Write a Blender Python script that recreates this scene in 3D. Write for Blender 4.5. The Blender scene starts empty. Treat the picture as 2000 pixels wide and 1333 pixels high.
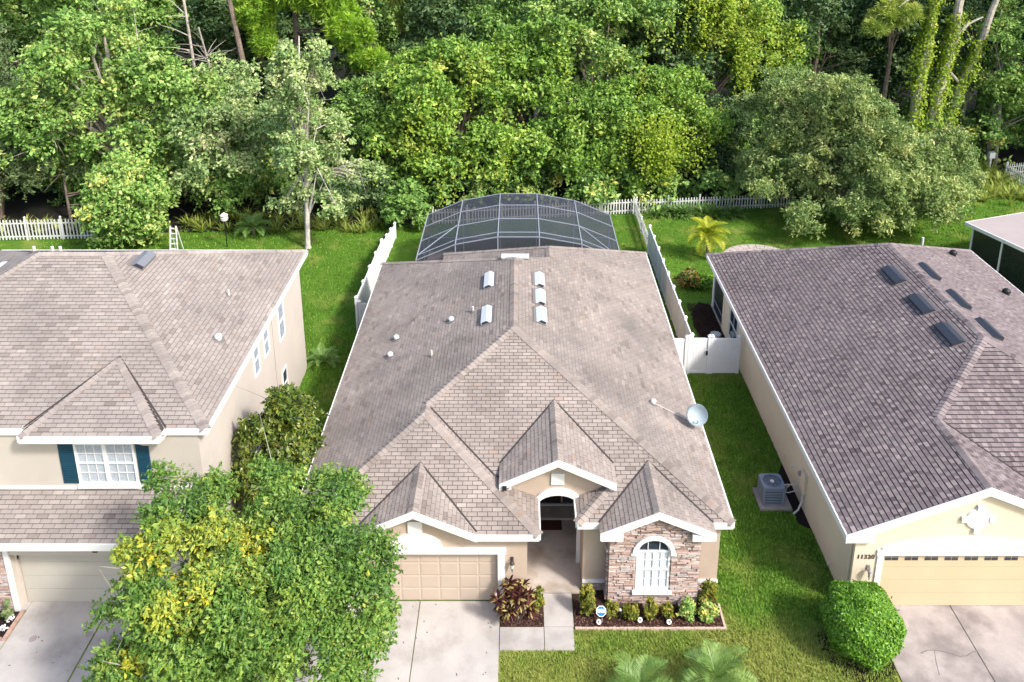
import bpy, math, random
import numpy as np
from mathutils import Vector, Matrix, noise
from mathutils.geometry import tessellate_polygon

C = bpy.context.scene.collection
scn = bpy.context.scene
random.seed(7)
R = math.radians

# ------------------------------------------------------------------ camera, sky, sun, exposure
cam = bpy.data.cameras.new('camera'); camo = bpy.data.objects.new('camera', cam); C.objects.link(camo)
cam.sensor_width = 36.0; cam.lens = 29.415; cam.clip_start = 0.1; cam.clip_end = 2000
cam.shift_x = -0.006; cam.shift_y = -0.2085
CAM = Vector((0, 0, 22.0))
camo.location = CAM; camo.rotation_euler = (R(90 - 16.691), 0, 0)
scn.camera = camo
SUN = Vector((0.57, -0.44, 0.69)).normalized()
w = bpy.data.worlds.new('World'); scn.world = w; w.use_nodes = True
nt = w.node_tree; bg = nt.nodes['Background']
sky = nt.nodes.new('ShaderNodeTexSky'); sky.sky_type = 'NISHITA'; sky.sun_disc = False
sky.sun_elevation = math.asin(SUN.z); sky.sun_rotation = math.atan2(SUN.x, SUN.y)
sky.dust_density = 3.0; sky.air_density = 1.0; sky.ozone_density = 0.6
nt.links.new(sky.outputs[0], bg.inputs[0]); bg.inputs[1].default_value = 0.15
sl = bpy.data.lights.new('sun', 'SUN'); sl.energy = 2.6; sl.angle = R(7); sl.color = (1.0, 0.96, 0.90)
so = bpy.data.objects.new('sun', sl); C.objects.link(so); so.location = (40, -20, 60)
so.rotation_euler = SUN.to_track_quat('Z', 'Y').to_euler()
scn.view_settings.view_transform = 'Standard'; scn.view_settings.look = 'None'
scn.view_settings.exposure = 1.0; scn.view_settings.gamma = 1.0
scn.view_settings.use_curve_mapping = False
scn.cycles.max_bounces = 6; scn.cycles.diffuse_bounces = 2; scn.cycles.transparent_max_bounces = 12

# ------------------------------------------------------------------ materials
def mat(name, col, rough=0.8, ramp=None, nscale=None, namt=0.15, col2=None, spec=0.3, bump=0.0, bscale=60, fine=None,
        trans=0.0, transcol=None, stain=None, metal=0.0, object_noise=False):
    """ramp: list of (pos, rgb) driven by the face attribute 'tone'; noise modulates brightness; stain mixes col2."""
    m = bpy.data.materials.new(name); m.use_nodes = True
    n = m.node_tree.nodes; l = m.node_tree.links
    b = n['Principled BSDF']; out = n['Material Output']
    b.inputs['Roughness'].default_value = rough; b.inputs['Specular IOR Level'].default_value = spec
    b.inputs['Metallic'].default_value = metal
    cur = None
    if ramp:
        a = n.new('ShaderNodeAttribute'); a.attribute_name = 'tone'
        r = n.new('ShaderNodeValToRGB'); e = r.color_ramp.elements
        while len(e) < len(ramp): e.new(0.5)
        for i, (p, c) in enumerate(ramp): e[i].position = p; e[i].color = (*c, 1)
        l.new(a.outputs['Fac'], r.inputs[0]); cur = r.outputs[0]
    else:
        v = n.new('ShaderNodeRGB'); v.outputs[0].default_value = (*col, 1); cur = v.outputs[0]
    geo = n.new('ShaderNodeNewGeometry')
    def noi(scale, detail=4, rough_=0.6):
        t = n.new('ShaderNodeTexNoise'); t.inputs['Scale'].default_value = scale
        t.inputs['Detail'].default_value = detail; t.inputs['Roughness'].default_value = rough_
        l.new(geo.outputs['Position'], t.inputs['Vector']); return t.outputs['Fac']
    def maprange(s, a0, a1, b0, b1):
        t = n.new('ShaderNodeMapRange'); t.inputs[1].default_value = a0; t.inputs[2].default_value = a1
        t.inputs[3].default_value = b0; t.inputs[4].default_value = b1; l.new(s, t.inputs[0]); return t.outputs[0]
    if stain:
        for (sc, lo, hi, sc_col, amt) in stain:
            mx = n.new('ShaderNodeMix'); mx.data_type = 'RGBA'
            l.new(maprange(noi(sc), lo, hi, 0, amt), mx.inputs[0]); l.new(cur, mx.inputs[6]); mx.inputs[7].default_value = (*sc_col, 1)
            cur = mx.outputs[2]
    for sc, am in ([(nscale, namt)] if nscale else []) + (fine or []):
        mx = n.new('ShaderNodeMix'); mx.data_type = 'RGBA'; mx.blend_type = 'MULTIPLY'; mx.inputs[0].default_value = 1
        val = maprange(noi(sc), 0.3, 0.7, 1 - am, 1 + am)
        cb = n.new('ShaderNodeCombineColor')
        for i in range(3): l.new(val, cb.inputs[i])
        l.new(cur, mx.inputs[6]); l.new(cb.outputs[0], mx.inputs[7]); cur = mx.outputs[2]
    l.new(cur, b.inputs['Base Color'])
    if bump:
        bp = n.new('ShaderNodeBump'); bp.inputs['Strength'].default_value = bump; bp.inputs['Distance'].default_value = 0.01
        l.new(noi(bscale, 3), bp.inputs['Height']); l.new(bp.outputs[0], b.inputs['Normal'])
    if trans:
        tr = n.new('ShaderNodeBsdfTranslucent'); mxs = n.new('ShaderNodeMixShader'); mxs.inputs[0].default_value = trans
        g = n.new('ShaderNodeMix'); g.data_type = 'RGBA'; g.blend_type = 'MULTIPLY'; g.inputs[0].default_value = 1
        l.new(cur, g.inputs[6]); g.inputs[7].default_value = (*(transcol or (1.1, 1.2, 0.5)), 1)
        l.new(g.outputs[2], tr.inputs[0]); l.new(b.outputs[0], mxs.inputs[1]); l.new(tr.outputs[0], mxs.inputs[2])
        l.new(mxs.outputs[0], out.inputs[0])
    return m

def see_through(name, col, fac, rough=0.3, glossy=False):
    m = bpy.data.materials.new(name); m.use_nodes = True
    n = m.node_tree.nodes; l = m.node_tree.links
    b = n['Principled BSDF']; b.inputs['Base Color'].default_value = (*col, 1); b.inputs['Roughness'].default_value = rough
    t = n.new('ShaderNodeBsdfTransparent'); mx = n.new('ShaderNodeMixShader'); mx.inputs[0].default_value = fac
    l.new(b.outputs[0], mx.inputs[1]); l.new(t.outputs[0], mx.inputs[2]); l.new(mx.outputs[0], n['Material Output'].inputs[0])
    return m

M = {}
M['shingle_tan'] = mat('tan_shingle', (0.3, 0.26, 0.24), 0.9, ramp=[(0, (0.193, 0.159, 0.140)), (0.3, (0.256, 0.218, 0.195)), (0.7, (0.287, 0.247, 0.221)), (0.93, (0.327, 0.283, 0.249)), (1, (0.294, 0.225, 0.182))],
    nscale=0.5, namt=0.16, fine=[(90, 0.16), (2.2, 0.07)], bump=0.25, bscale=220, spec=0.15, stain=[(0.33, 0.5, 0.72, (0.165, 0.147, 0.138), 0.6), (1.7, 0.6, 0.75, (0.33, 0.29, 0.25), 0.4)])
M['shingle_left'] = mat('grey_tan_shingle', (0.3, 0.26, 0.24), 0.9, ramp=[(0, (0.201, 0.170, 0.154)), (0.3, (0.263, 0.229, 0.209)), (0.7, (0.296, 0.259, 0.237)), (0.93, (0.333, 0.294, 0.264)), (1, (0.301, 0.237, 0.204))],
    nscale=0.4, namt=0.12, fine=[(90, 0.16), (2, 0.06)], bump=0.25, bscale=220, spec=0.15, stain=[(0.3, 0.5, 0.72, (0.185, 0.163, 0.154), 0.6), (1.5, 0.6, 0.75, (0.34, 0.30, 0.27), 0.4)])
M['shingle_dark'] = mat('slate_shingle', (0.2, 0.17, 0.17), 0.9, ramp=[(0, (0.100, 0.079, 0.085)), (0.4, (0.175, 0.143, 0.148)), (0.75, (0.228, 0.190, 0.188)), (1, (0.303, 0.255, 0.246))],
    nscale=0.6, namt=0.14, fine=[(90, 0.18)], bump=0.25, bscale=220, spec=0.15)
M['deck'] = mat('roof_underlay', (0.055, 0.046, 0.043), 0.95)
M['deck_dark'] = mat('roof_underlay_dark', (0.02, 0.017, 0.02), 0.95)
M['white'] = mat('white_trim', (0.72, 0.715, 0.71), 0.5, nscale=1.5, namt=0.03)
M['stucco'] = mat('beige_stucco', (0.455, 0.36, 0.285), 0.9, nscale=0.8, namt=0.07, fine=[(30, 0.04)], bump=0.3, bscale=90, spec=0.15)
M['stucco_left'] = mat('pale_stucco', (0.49, 0.44, 0.39), 0.9, nscale=0.5, namt=0.06, fine=[(30, 0.04)], bump=0.3, bscale=90, spec=0.15, stain=[(0.7, 0.58, 0.75, (0.42, 0.36, 0.30), 0.35)])
M['stucco_cream'] = mat('cream_stucco', (0.66, 0.56, 0.43), 0.9, nscale=0.6, namt=0.05, fine=[(30, 0.03)], bump=0.3, bscale=90, spec=0.15, stain=[(0.5, 0.6, 0.8, (0.62, 0.52, 0.38), 0.3)])
M['door_tan'] = mat('tan_garage_paint', (0.45, 0.365, 0.295), 0.6, nscale=1.2, namt=0.05)
M['door_left'] = mat('stone_garage_paint', (0.44, 0.41, 0.355), 0.6, nscale=1.0, namt=0.04)
M['door_cream'] = mat('cream_garage_paint', (0.575, 0.44, 0.285), 0.6, nscale=1.0, namt=0.04)
M['stone'] = mat('ledge_stone', (0.4, 0.32, 0.28), 0.9, ramp=[(0, (0.206, 0.143, 0.126)), (0.25, (0.361, 0.252, 0.214)), (0.5, (0.456, 0.340, 0.294)), (0.75, (0.516, 0.420, 0.378)), (1, (0.396, 0.361, 0.353))],
    nscale=6, namt=0.2, fine=[(40, 0.15)], bump=0.5, bscale=50, spec=0.15)
M['mortar'] = mat('dark_mortar', (0.15, 0.125, 0.115), 0.95)
M['concrete'] = mat('pale_concrete', (0.415, 0.388, 0.368), 0.85, nscale=0.9, namt=0.1, fine=[(25, 0.06), (120, 0.06)], spec=0.2, stain=[(0.8, 0.48, 0.68, (0.27, 0.245, 0.23), 0.65), (3.5, 0.62, 0.75, (0.38, 0.34, 0.31), 0.35)])
M['concrete_grey'] = mat('weathered_concrete', (0.345, 0.305, 0.29), 0.85, nscale=0.8, namt=0.16, fine=[(25, 0.08), (120, 0.07)], spec=0.2, stain=[(0.7, 0.43, 0.62, (0.19, 0.165, 0.16), 0.85), (3.0, 0.6, 0.72, (0.3, 0.27, 0.25), 0.4)])
M['porch_concrete'] = mat('stained_porch_concrete', (0.46, 0.41, 0.37), 0.8, nscale=1.2, namt=0.12, fine=[(30, 0.06)], spec=0.2, stain=[(1.1, 0.45, 0.65, (0.30, 0.235, 0.18), 0.75)])
M['glass'] = mat('dark_window_glass', (0.03, 0.04, 0.06), 0.06, spec=0.7)
M['glass_blue'] = mat('curtained_window_glass', (0.32, 0.36, 0.42), 0.12, nscale=7, namt=0.25, spec=0.7)
M['glass_clear'] = see_through('clear_window_glass', (0.55, 0.62, 0.7), 0.88, 0.05)
M['blind'] = mat('white_blind', (0.80, 0.82, 0.85), 0.6)
M['blind_grey'] = mat('grey_white_blind', (0.42, 0.45, 0.49), 0.6, nscale=14, namt=0.18)
M['black'] = mat('black_metal', (0.015, 0.015, 0.017), 0.45)
M['bronze'] = mat('bronze_lamp_metal', (0.06, 0.045, 0.04), 0.4)
M['lampglass'] = mat('frosted_lamp_glass', (0.55, 0.55, 0.52), 0.2)
M['navy'] = mat('teal_navy_shutter', (0.006, 0.05, 0.085), 0.5, nscale=8, namt=0.1)
M['vinyl'] = mat('white_vinyl', (0.78, 0.79, 0.81), 0.4, nscale=1.2, namt=0.04, spec=0.4)
M['picket'] = mat('white_picket_paint', (0.60, 0.60, 0.575), 0.6, nscale=2, namt=0.14)
M['vent_white'] = mat('pale_vent_metal', (0.56, 0.60, 0.63), 0.4)
M['vent_grey'] = mat('grey_vent_metal', (0.17, 0.18, 0.20), 0.4)
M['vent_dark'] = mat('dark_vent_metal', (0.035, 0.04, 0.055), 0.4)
M['pipe'] = mat('white_pipe', (0.62, 0.58, 0.55), 0.5)
M['pipe_grey'] = mat('grey_pipe', (0.3, 0.26, 0.25), 0.6)
M['flash_dark'] = mat('dark_valley_metal', (0.05, 0.042, 0.04), 0.7)
M['flash'] = mat('lead_flashing', (0.16, 0.14, 0.135), 0.7)
M['dish'] = mat('pale_blue_dish', (0.33, 0.40, 0.44), 0.35, nscale=5, namt=0.05)
M['ac'] = mat('blue_grey_cabinet', (0.20, 0.235, 0.30), 0.5)
M['ac_dark'] = mat('dark_coil', (0.05, 0.05, 0.06), 0.6)
M['fan'] = mat('brown_fan_blade', (0.10, 0.06, 0.055), 0.5)
M['screen'] = see_through('dark_insect_screen', (0.045, 0.05, 0.072), 0.38, 0.6)
M['screen_dark'] = see_through('black_porch_screen', (0.012, 0.014, 0.022), 0.22, 0.4)
M['alu'] = mat('pale_aluminium', (0.27, 0.295, 0.35), 0.4)
M['porch_roof'] = mat('taupe_panel_roof', (0.36, 0.31, 0.305), 0.6, nscale=0.8, namt=0.05)
M['mat'] = mat('brown_coir', (0.055, 0.022, 0.014), 1.0, nscale=30, namt=0.2)
M['wood_dark'] = mat('dark_door_paint', (0.02, 0.013, 0.012), 0.5)
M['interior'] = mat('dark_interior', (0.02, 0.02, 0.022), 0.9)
M['edging'] = mat('pink_concrete_edging', (0.50, 0.37, 0.31), 0.9, nscale=6, namt=0.15)
M['edging_red'] = mat('brick_edging', (0.40, 0.27, 0.22), 0.9, nscale=5, namt=0.25)
M['mulch'] = mat('red_brown_mulch', (0.09, 0.04, 0.03), 1.0, ramp=[(0, (0.03, 0.014, 0.011)), (0.6, (0.10, 0.045, 0.033)), (1, (0.26, 0.15, 0.11))])
M['mulch_base'] = mat('mulch_soil', (0.035, 0.018, 0.014), 1.0, nscale=8, namt=0.4)
M['mulch_black'] = mat('black_mulch', (0.012, 0.009, 0.008), 1.0, nscale=10, namt=0.4)
M['sign_blue'] = mat('sign_blue', (0.03, 0.16, 0.42), 0.4)
M['sign_white'] = mat('sign_white', (0.75, 0.80, 0.85), 0.4)
M['number'] = mat('number_brown', (0.10, 0.07, 0.05), 0.5)
M['ladder'] = mat('aluminium_ladder', (0.6, 0.6, 0.58), 0.4)
M['orange'] = mat('stone_paver', (0.42, 0.36, 0.34), 0.9, nscale=3, namt=0.2)
grass_ramp = None
def grass_material(name, base, ramp=None):
    m = mat(name, base, 0.9, spec=0.1, ramp=ramp, nscale=1.3, namt=0.12, fine=[(14, 0.14)])
    n = m.node_tree.nodes; l = m.node_tree.links; b = n['Principled BSDF']
    src = b.inputs['Base Color'].links[0].from_socket
    geo = n.new('ShaderNodeNewGeometry'); sep = n.new('ShaderNodeSeparateXYZ'); l.new(geo.outputs['Position'], sep.inputs[0])
    t = n.new('ShaderNodeTexNoise'); t.inputs['Scale'].default_value = 0.55; t.inputs['Detail'].default_value = 5; l.new(geo.outputs['Position'], t.inputs['Vector'])
    # dry, yellowish turf is a property of the front lawn (south of the houses), fading towards the back yards
    mr = n.new('ShaderNodeMapRange'); mr.inputs[1].default_value = 23.0; mr.inputs[2].default_value = 18.5; mr.inputs[3].default_value = 0.0; mr.inputs[4].default_value = 1.0
    l.new(sep.outputs[1], mr.inputs[0])
    ad = n.new('ShaderNodeMath'); ad.operation = 'MULTIPLY_ADD'; ad.inputs[1].default_value = 3.4; ad.inputs[2].default_value = -1.75; l.new(t.outputs['Fac'], ad.inputs[0])
    a2 = n.new('ShaderNodeMath'); a2.operation = 'ADD'; a2.use_clamp = True; l.new(mr.outputs[0], a2.inputs[0]); l.new(ad.outputs[0], a2.inputs[1])
    mul = n.new('ShaderNodeMath'); mul.operation = 'MULTIPLY'; mul.inputs[1].default_value = 0.65; l.new(a2.outputs[0], mul.inputs[0])
    mx = n.new('ShaderNodeMix'); mx.data_type = 'RGBA'; l.new(mul.outputs[0], mx.inputs[0]); l.new(src, mx.inputs[6]); mx.inputs[7].default_value = (0.31, 0.31, 0.08, 1)
    l.new(mx.outputs[2], b.inputs['Base Color']); return m
M['lawn'] = grass_material('lawn_turf', (0.07, 0.15, 0.016))
M['blade'] = grass_material('grass_blade', (0.12, 0.245, 0.026), [(0, (0.055, 0.125, 0.014)), (0.5, (0.115, 0.235, 0.026)), (1, (0.22, 0.35, 0.06))])
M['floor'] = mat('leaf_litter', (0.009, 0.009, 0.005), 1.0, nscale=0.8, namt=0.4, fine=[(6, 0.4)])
M['bark_pale'] = mat('pale_bark', (0.38, 0.34, 0.29), 0.9, nscale=3, namt=0.35, fine=[(14, 0.3)])
M['bark_white'] = mat('whitish_bark', (0.52, 0.48, 0.43), 0.9, nscale=3, namt=0.3, fine=[(14, 0.25)])
M['bark'] = mat('grey_brown_bark', (0.17, 0.13, 0.105), 0.95, nscale=3, namt=0.35, fine=[(14, 0.3)])
M['bark_grey'] = mat('lichen_grey_twig', (0.30, 0.27, 0.235), 0.95, nscale=3, namt=0.3)
def leafmat(name, cols, trans=0.2, rough=0.5, spec=0.35, nscale=0.45, namt=0.12, gain=2.4):
    cols = [tuple(min(v * gain, .62) for v in c) for c in cols]; k = len(cols); return mat(name, cols[0], rough, ramp=[(i / (k - 1), c) for i, c in enumerate(cols)], trans=trans, spec=spec, nscale=nscale, namt=namt)
M['l_mid'] = leafmat('mid_green_leaf', [(0.039, 0.077, 0.017), (0.068, 0.129, 0.026), (0.110, 0.180, 0.041), (0.187, 0.221, 0.072), (0.286, 0.227, 0.043)])
M['l_pale'] = leafmat('pale_green_leaf', [(0.060, 0.103, 0.034), (0.103, 0.154, 0.052), (0.162, 0.211, 0.082), (0.259, 0.278, 0.139), (0.334, 0.299, 0.174)])
M['l_olive'] = leafmat('olive_grey_leaf', [(0.040, 0.070, 0.022), (0.070, 0.108, 0.033), (0.110, 0.148, 0.047), (0.170, 0.195, 0.069), (0.225, 0.220, 0.086)], 0.25, gain=2.5)
M['l_dull'] = leafmat('dull_green_leaf', [(0.032, 0.055, 0.022), (0.055, 0.082, 0.032), (0.085, 0.112, 0.045), (0.13, 0.15, 0.07)], 0.2)
M['l_bright'] = leafmat('bright_green_leaf', [(0.055, 0.113, 0.017), (0.094, 0.175, 0.026), (0.154, 0.237, 0.036), (0.220, 0.278, 0.058), (0.297, 0.278, 0.058)], gain=1.85)
M['l_yellowgreen'] = leafmat('yellow_green_vine_leaf', [(0.085, 0.15, 0.012), (0.15, 0.22, 0.016), (0.21, 0.27, 0.025), (0.29, 0.31, 0.04)], 0.35, gain=1.6)
M['l_pine'] = leafmat('yellow_green_needle', [(0.06, 0.12, 0.015), (0.11, 0.195, 0.02), (0.165, 0.255, 0.025), (0.23, 0.31, 0.04)], 0.3, gain=2.0)
M['l_pine_green'] = leafmat('green_needle', [(0.055, 0.085, 0.02), (0.10, 0.14, 0.028), (0.15, 0.185, 0.04), (0.21, 0.22, 0.05)], 0.25)
M['l_deep'] = leafmat('deep_green_leaf', [(0.020, 0.046, 0.017), (0.035, 0.072, 0.026), (0.061, 0.108, 0.036), (0.099, 0.144, 0.051)], 0.2, gain=1.6)
M['l_oak'] = leafmat('oak_green_leaf', [(0.031, 0.072, 0.015), (0.056, 0.12, 0.021), (0.094, 0.178, 0.031), (0.145, 0.215, 0.042), (0.205, 0.25, 0.037), (0.29, 0.295, 0.03), (0.36, 0.31, 0.03)], 0.22, nscale=0.8, gain=1.5)
M['l_magnolia'] = leafmat('glossy_olive_leaf', [(0.018, 0.038, 0.007), (0.042, 0.075, 0.011), (0.085, 0.125, 0.016), (0.15, 0.17, 0.025), (0.16, 0.13, 0.03)], 0.15, rough=0.35, spec=0.5, gain=1.4)
M['l_hedge'] = leafmat('clipped_bush_leaf', [(0.03, 0.085, 0.008), (0.055, 0.135, 0.012), (0.09, 0.20, 0.016), (0.15, 0.265, 0.025)], 0.25, rough=0.4, gain=1.5)
M['l_shrub'] = leafmat('golden_shrub_leaf', [(0.05, 0.08, 0.012), (0.12, 0.15, 0.018), (0.23, 0.23, 0.025), (0.34, 0.30, 0.05)], 0.3, gain=1.1)
M['l_croton'] = leafmat('croton_leaf', [(0.018, 0.006, 0.007), (0.045, 0.012, 0.012), (0.11, 0.035, 0.022), (0.30, 0.22, 0.07), (0.40, 0.34, 0.14)], 0.15, rough=0.35, gain=1.1)
M['l_palm'] = leafmat('palm_leaflet', [(0.045, 0.10, 0.022), (0.08, 0.15, 0.03), (0.12, 0.20, 0.05), (0.18, 0.25, 0.08)], 0.2, rough=0.4, gain=1.6)
M['l_goldpalm'] = leafmat('golden_palm_leaflet', [(0.15, 0.22, 0.014), (0.26, 0.31, 0.018), (0.38, 0.38, 0.024), (0.45, 0.42, 0.04)], 0.3, gain=1.1)
M['l_tall'] = leafmat('tall_grass', [(0.06, 0.09, 0.016), (0.12, 0.15, 0.025), (0.20, 0.20, 0.05), (0.26, 0.20, 0.09)], 0.25)
M['l_flower'] = leafmat('flowering_leaf', [(0.03, 0.07, 0.012), (0.07, 0.13, 0.018), (0.16, 0.19, 0.03), (0.34, 0.07, 0.03), (0.40, 0.12, 0.04)], 0.2, gain=1.1)

# ------------------------------------------------------------------ object helpers
ORG = {}
def link(o, parent=None, org=None):
    C.objects.link(o)
    org = Vector(org if org is not None else (0, 0, 0))
    if parent is not None:
        o.parent = parent; o.location = org - ORG[parent.name]
    else: o.location = org
    ORG[o.name] = org
    return o
def tag(o, label=None, cat=None, group=None, kind=None):
    if label: o['label'] = label
    if cat: o['category'] = cat
    if group: o['group'] = group
    if kind: o['kind'] = kind
    return o
def empty(name, loc, label, cat, group=None, kind=None):
    o = bpy.data.objects.new(name, None); o.empty_display_size = 0.3
    link(o, None, loc); return tag(o, label, cat, group, kind)

class MB:
    def __init__(s): s.v = []; s.f = []; s.t = []
    def add(s, vs, fs, tone=0.5):
        k = len(s.v); s.v += [tuple(p) for p in vs]; s.f += [tuple(i + k for i in f) for f in fs]; s.t += [tone] * len(fs); return s
    def box(s, x0, x1, y0, y1, z0, z1, tone=0.5):
        return s.add([(x0, y0, z0), (x1, y0, z0), (x1, y1, z0), (x0, y1, z0), (x0, y0, z1), (x1, y0, z1), (x1, y1, z1), (x0, y1, z1)],
            [(3, 2, 1, 0), (4, 5, 6, 7), (0, 1, 5, 4), (1, 2, 6, 5), (2, 3, 7, 6), (3, 0, 4, 7)], tone)
    def beam(s, p0, p1, w, h, up=(0, 0, 1), tone=0.5):
        p0 = Vector(p0); p1 = Vector(p1); d = (p1 - p0).normalized(); u = Vector(up); sd = d.cross(u).normalized(); u = sd.cross(d).normalized()
        a = sd * w / 2; b = u * h / 2; vs = []
        for p in (p0, p1): vs += [p - a - b, p + a - b, p + a + b, p - a + b]
        return s.add(vs, [(0, 1, 2, 3), (7, 6, 5, 4), (0, 4, 5, 1), (1, 5, 6, 2), (2, 6, 7, 3), (3, 7, 4, 0)], tone)
    def tube(s, pts, rs, n=8, tone=0.5, cap=True):
        pts = [Vector(p) for p in pts]; rs = rs if isinstance(rs, (list, tuple)) else [rs] * len(pts); vs = []; fs = []
        for i, p in enumerate(pts):
            d = (pts[min(i + 1, len(pts) - 1)] - pts[max(i - 1, 0)]).normalized()
            a = d.cross(Vector((0.31, 0.95, 0.07))).normalized(); b = d.cross(a)
            vs += [p + (a * math.cos(2 * math.pi * k / n) + b * math.sin(2 * math.pi * k / n)) * rs[i] for k in range(n)]
        for i in range(len(pts) - 1):
            for k in range(n):
                k2 = (k + 1) % n; fs.append((i * n + k, i * n + k2, (i + 1) * n + k2, (i + 1) * n + k))
        if cap: fs += [tuple(range(n - 1, -1, -1)), tuple(range((len(pts) - 1) * n, len(pts) * n))]
        return s.add(vs, fs, tone)
    def lathe(s, prof, c, n=16, ax=(0, 0, 1), tone=0.5):
        c = Vector(c); ax = Vector(ax).normalized(); a = ax.cross(Vector((0.3, 0.9, 0.1))).normalized(); b = ax.cross(a); vs = []; fs = []
        for r, h in prof: vs += [c + ax * h + (a * math.cos(2 * math.pi * k / n) + b * math.sin(2 * math.pi * k / n)) * r for k in range(n)]
        for i in range(len(prof) - 1):
            for k in range(n):
                k2 = (k + 1) % n; fs.append((i * n + k, i * n + k2, (i + 1) * n + k2, (i + 1) * n + k))
        fs += [tuple(range(n - 1, -1, -1)), tuple(range((len(prof) - 1) * n, len(prof) * n))]
        return s.add(vs, fs, tone)
    def prism(s, loops, fn, d0, d1, tone=0.5):
        """loops: [outer, hole, ...] of 2-D points; fn(a, b, d) gives the 3-D point at depth d."""
        flat = [p for lp in loops for p in lp]; N = len(flat)
        tri = tessellate_polygon([[Vector((p[0], p[1], 0)) for p in lp] for lp in loops])
        vs = [fn(a, b, d0) for a, b in flat] + [fn(a, b, d1) for a, b in flat]
        fs = [tuple(t) for t in tri] + [tuple(i + N for i in reversed(t)) for t in tri]
        k = 0
        for lp in loops:
            m = len(lp)
            for i in range(m): j = (i + 1) % m; fs.append((k + i, k + j, k + j + N, k + i + N))
            k += m
        return s.add(vs, fs, tone)
    def build(s, name, material, parent=None, org=None, smooth=False, kind=None):
        arr = np.array(s.v, dtype=np.float64)
        if org is None:
            lo = arr.min(0); hi = arr.max(0); org = Vector(((lo[0] + hi[0]) / 2, (lo[1] + hi[1]) / 2, lo[2]))
        org = Vector(org); me = bpy.data.meshes.new(name)
        me.from_pydata([(p[0] - org.x, p[1] - org.y, p[2] - org.z) for p in s.v], [], s.f)
        a = me.attributes.new('tone', 'FLOAT', 'FACE'); a.data.foreach_set('value', s.t)
        me.materials.append(material)
        if smooth: me.polygons.foreach_set('use_smooth', [True] * len(me.polygons))
        me.update()
        import bmesh
        bm = bmesh.new(); bm.from_mesh(me); bmesh.ops.recalc_face_normals(bm, faces=bm.faces); bm.to_mesh(me); bm.free()
        o = bpy.data.objects.new(name, me); link(o, parent, org)
        if kind: o['kind'] = kind
        return o
def XZ(a, b, d): return (a, d, b)
def YZ(a, b, d): return (d, a, b)
def XY(a, b, d): return (a, b, d)
def arc(cx, cz, rx, rz, a0, a1, n):
    return [(cx + rx * math.cos(R(a0 + (a1 - a0) * i / n)), cz + rz * math.sin(R(a0 + (a1 - a0) * i / n))) for i in range(n + 1)]
def to_mesh(t):
    # a text curve turned into a mesh object of the same name, place and parent
    me = bpy.data.meshes.new_from_object(t); nm, par, loc, rot = t.name, t.parent, t.location.copy(), t.rotation_euler.copy()
    bpy.data.objects.remove(t); o = bpy.data.objects.new(nm, me); C.objects.link(o); o.parent = par; o.location = loc; o.rotation_euler = rot; return o
def bx(name, m, parent, *a, kind=None): return MB().box(*a).build(name, m, parent, kind=kind)

def quick_mesh(name, V, T, tone, material, parent=None, org=(0, 0, 0), kind=None):
    """V (n,3), T (m,3) triangles, tone (m,) -> one mesh object, fast"""
    org = np.array(org, dtype=np.float64); me = bpy.data.meshes.new(name)
    me.vertices.add(len(V)); me.vertices.foreach_set('co', (V - org).astype(np.float32).ravel())
    me.loops.add(len(T) * 3); me.loops.foreach_set('vertex_index', T.astype(np.int32).ravel())
    me.polygons.add(len(T)); me.polygons.foreach_set('loop_start', np.arange(0, len(T) * 3, 3, dtype=np.int32))
    a = me.attributes.new('tone', 'FLOAT', 'FACE'); a.data.foreach_set('value', np.clip(tone, 0, 1).astype(np.float32))
    me.materials.append(material); me.update(calc_edges=True)
    o = bpy.data.objects.new(name, me); link(o, parent, org)
    if kind: o['kind'] = kind
    return o

# ------------------------------------------------------------------ roofs laid in shingles
def clip_poly(poly, a0, a1, b0, b1):
    def cut(P, ins, inter):
        o = []
        for i in range(len(P)):
            p, q = P[i], P[(i + 1) % len(P)]; ip, iq = ins(p), ins(q)
            if ip: o.append(p)
            if ip != iq: o.append(inter(p, q))
        return o
    def ax(k, v): return lambda p, q: tuple(v if j == k else p[j] + (q[j] - p[j]) * (v - p[k]) / (q[k] - p[k]) for j in (0, 1))
    P = poly
    for k, v, sg in ((0, a0, 1), (0, a1, -1), (1, b0, 1), (1, b1, -1)):
        P = cut(P, lambda p: sg * (p[k] - v) >= 0, ax(k, v))
        if len(P) < 3: return []
    return P

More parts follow.
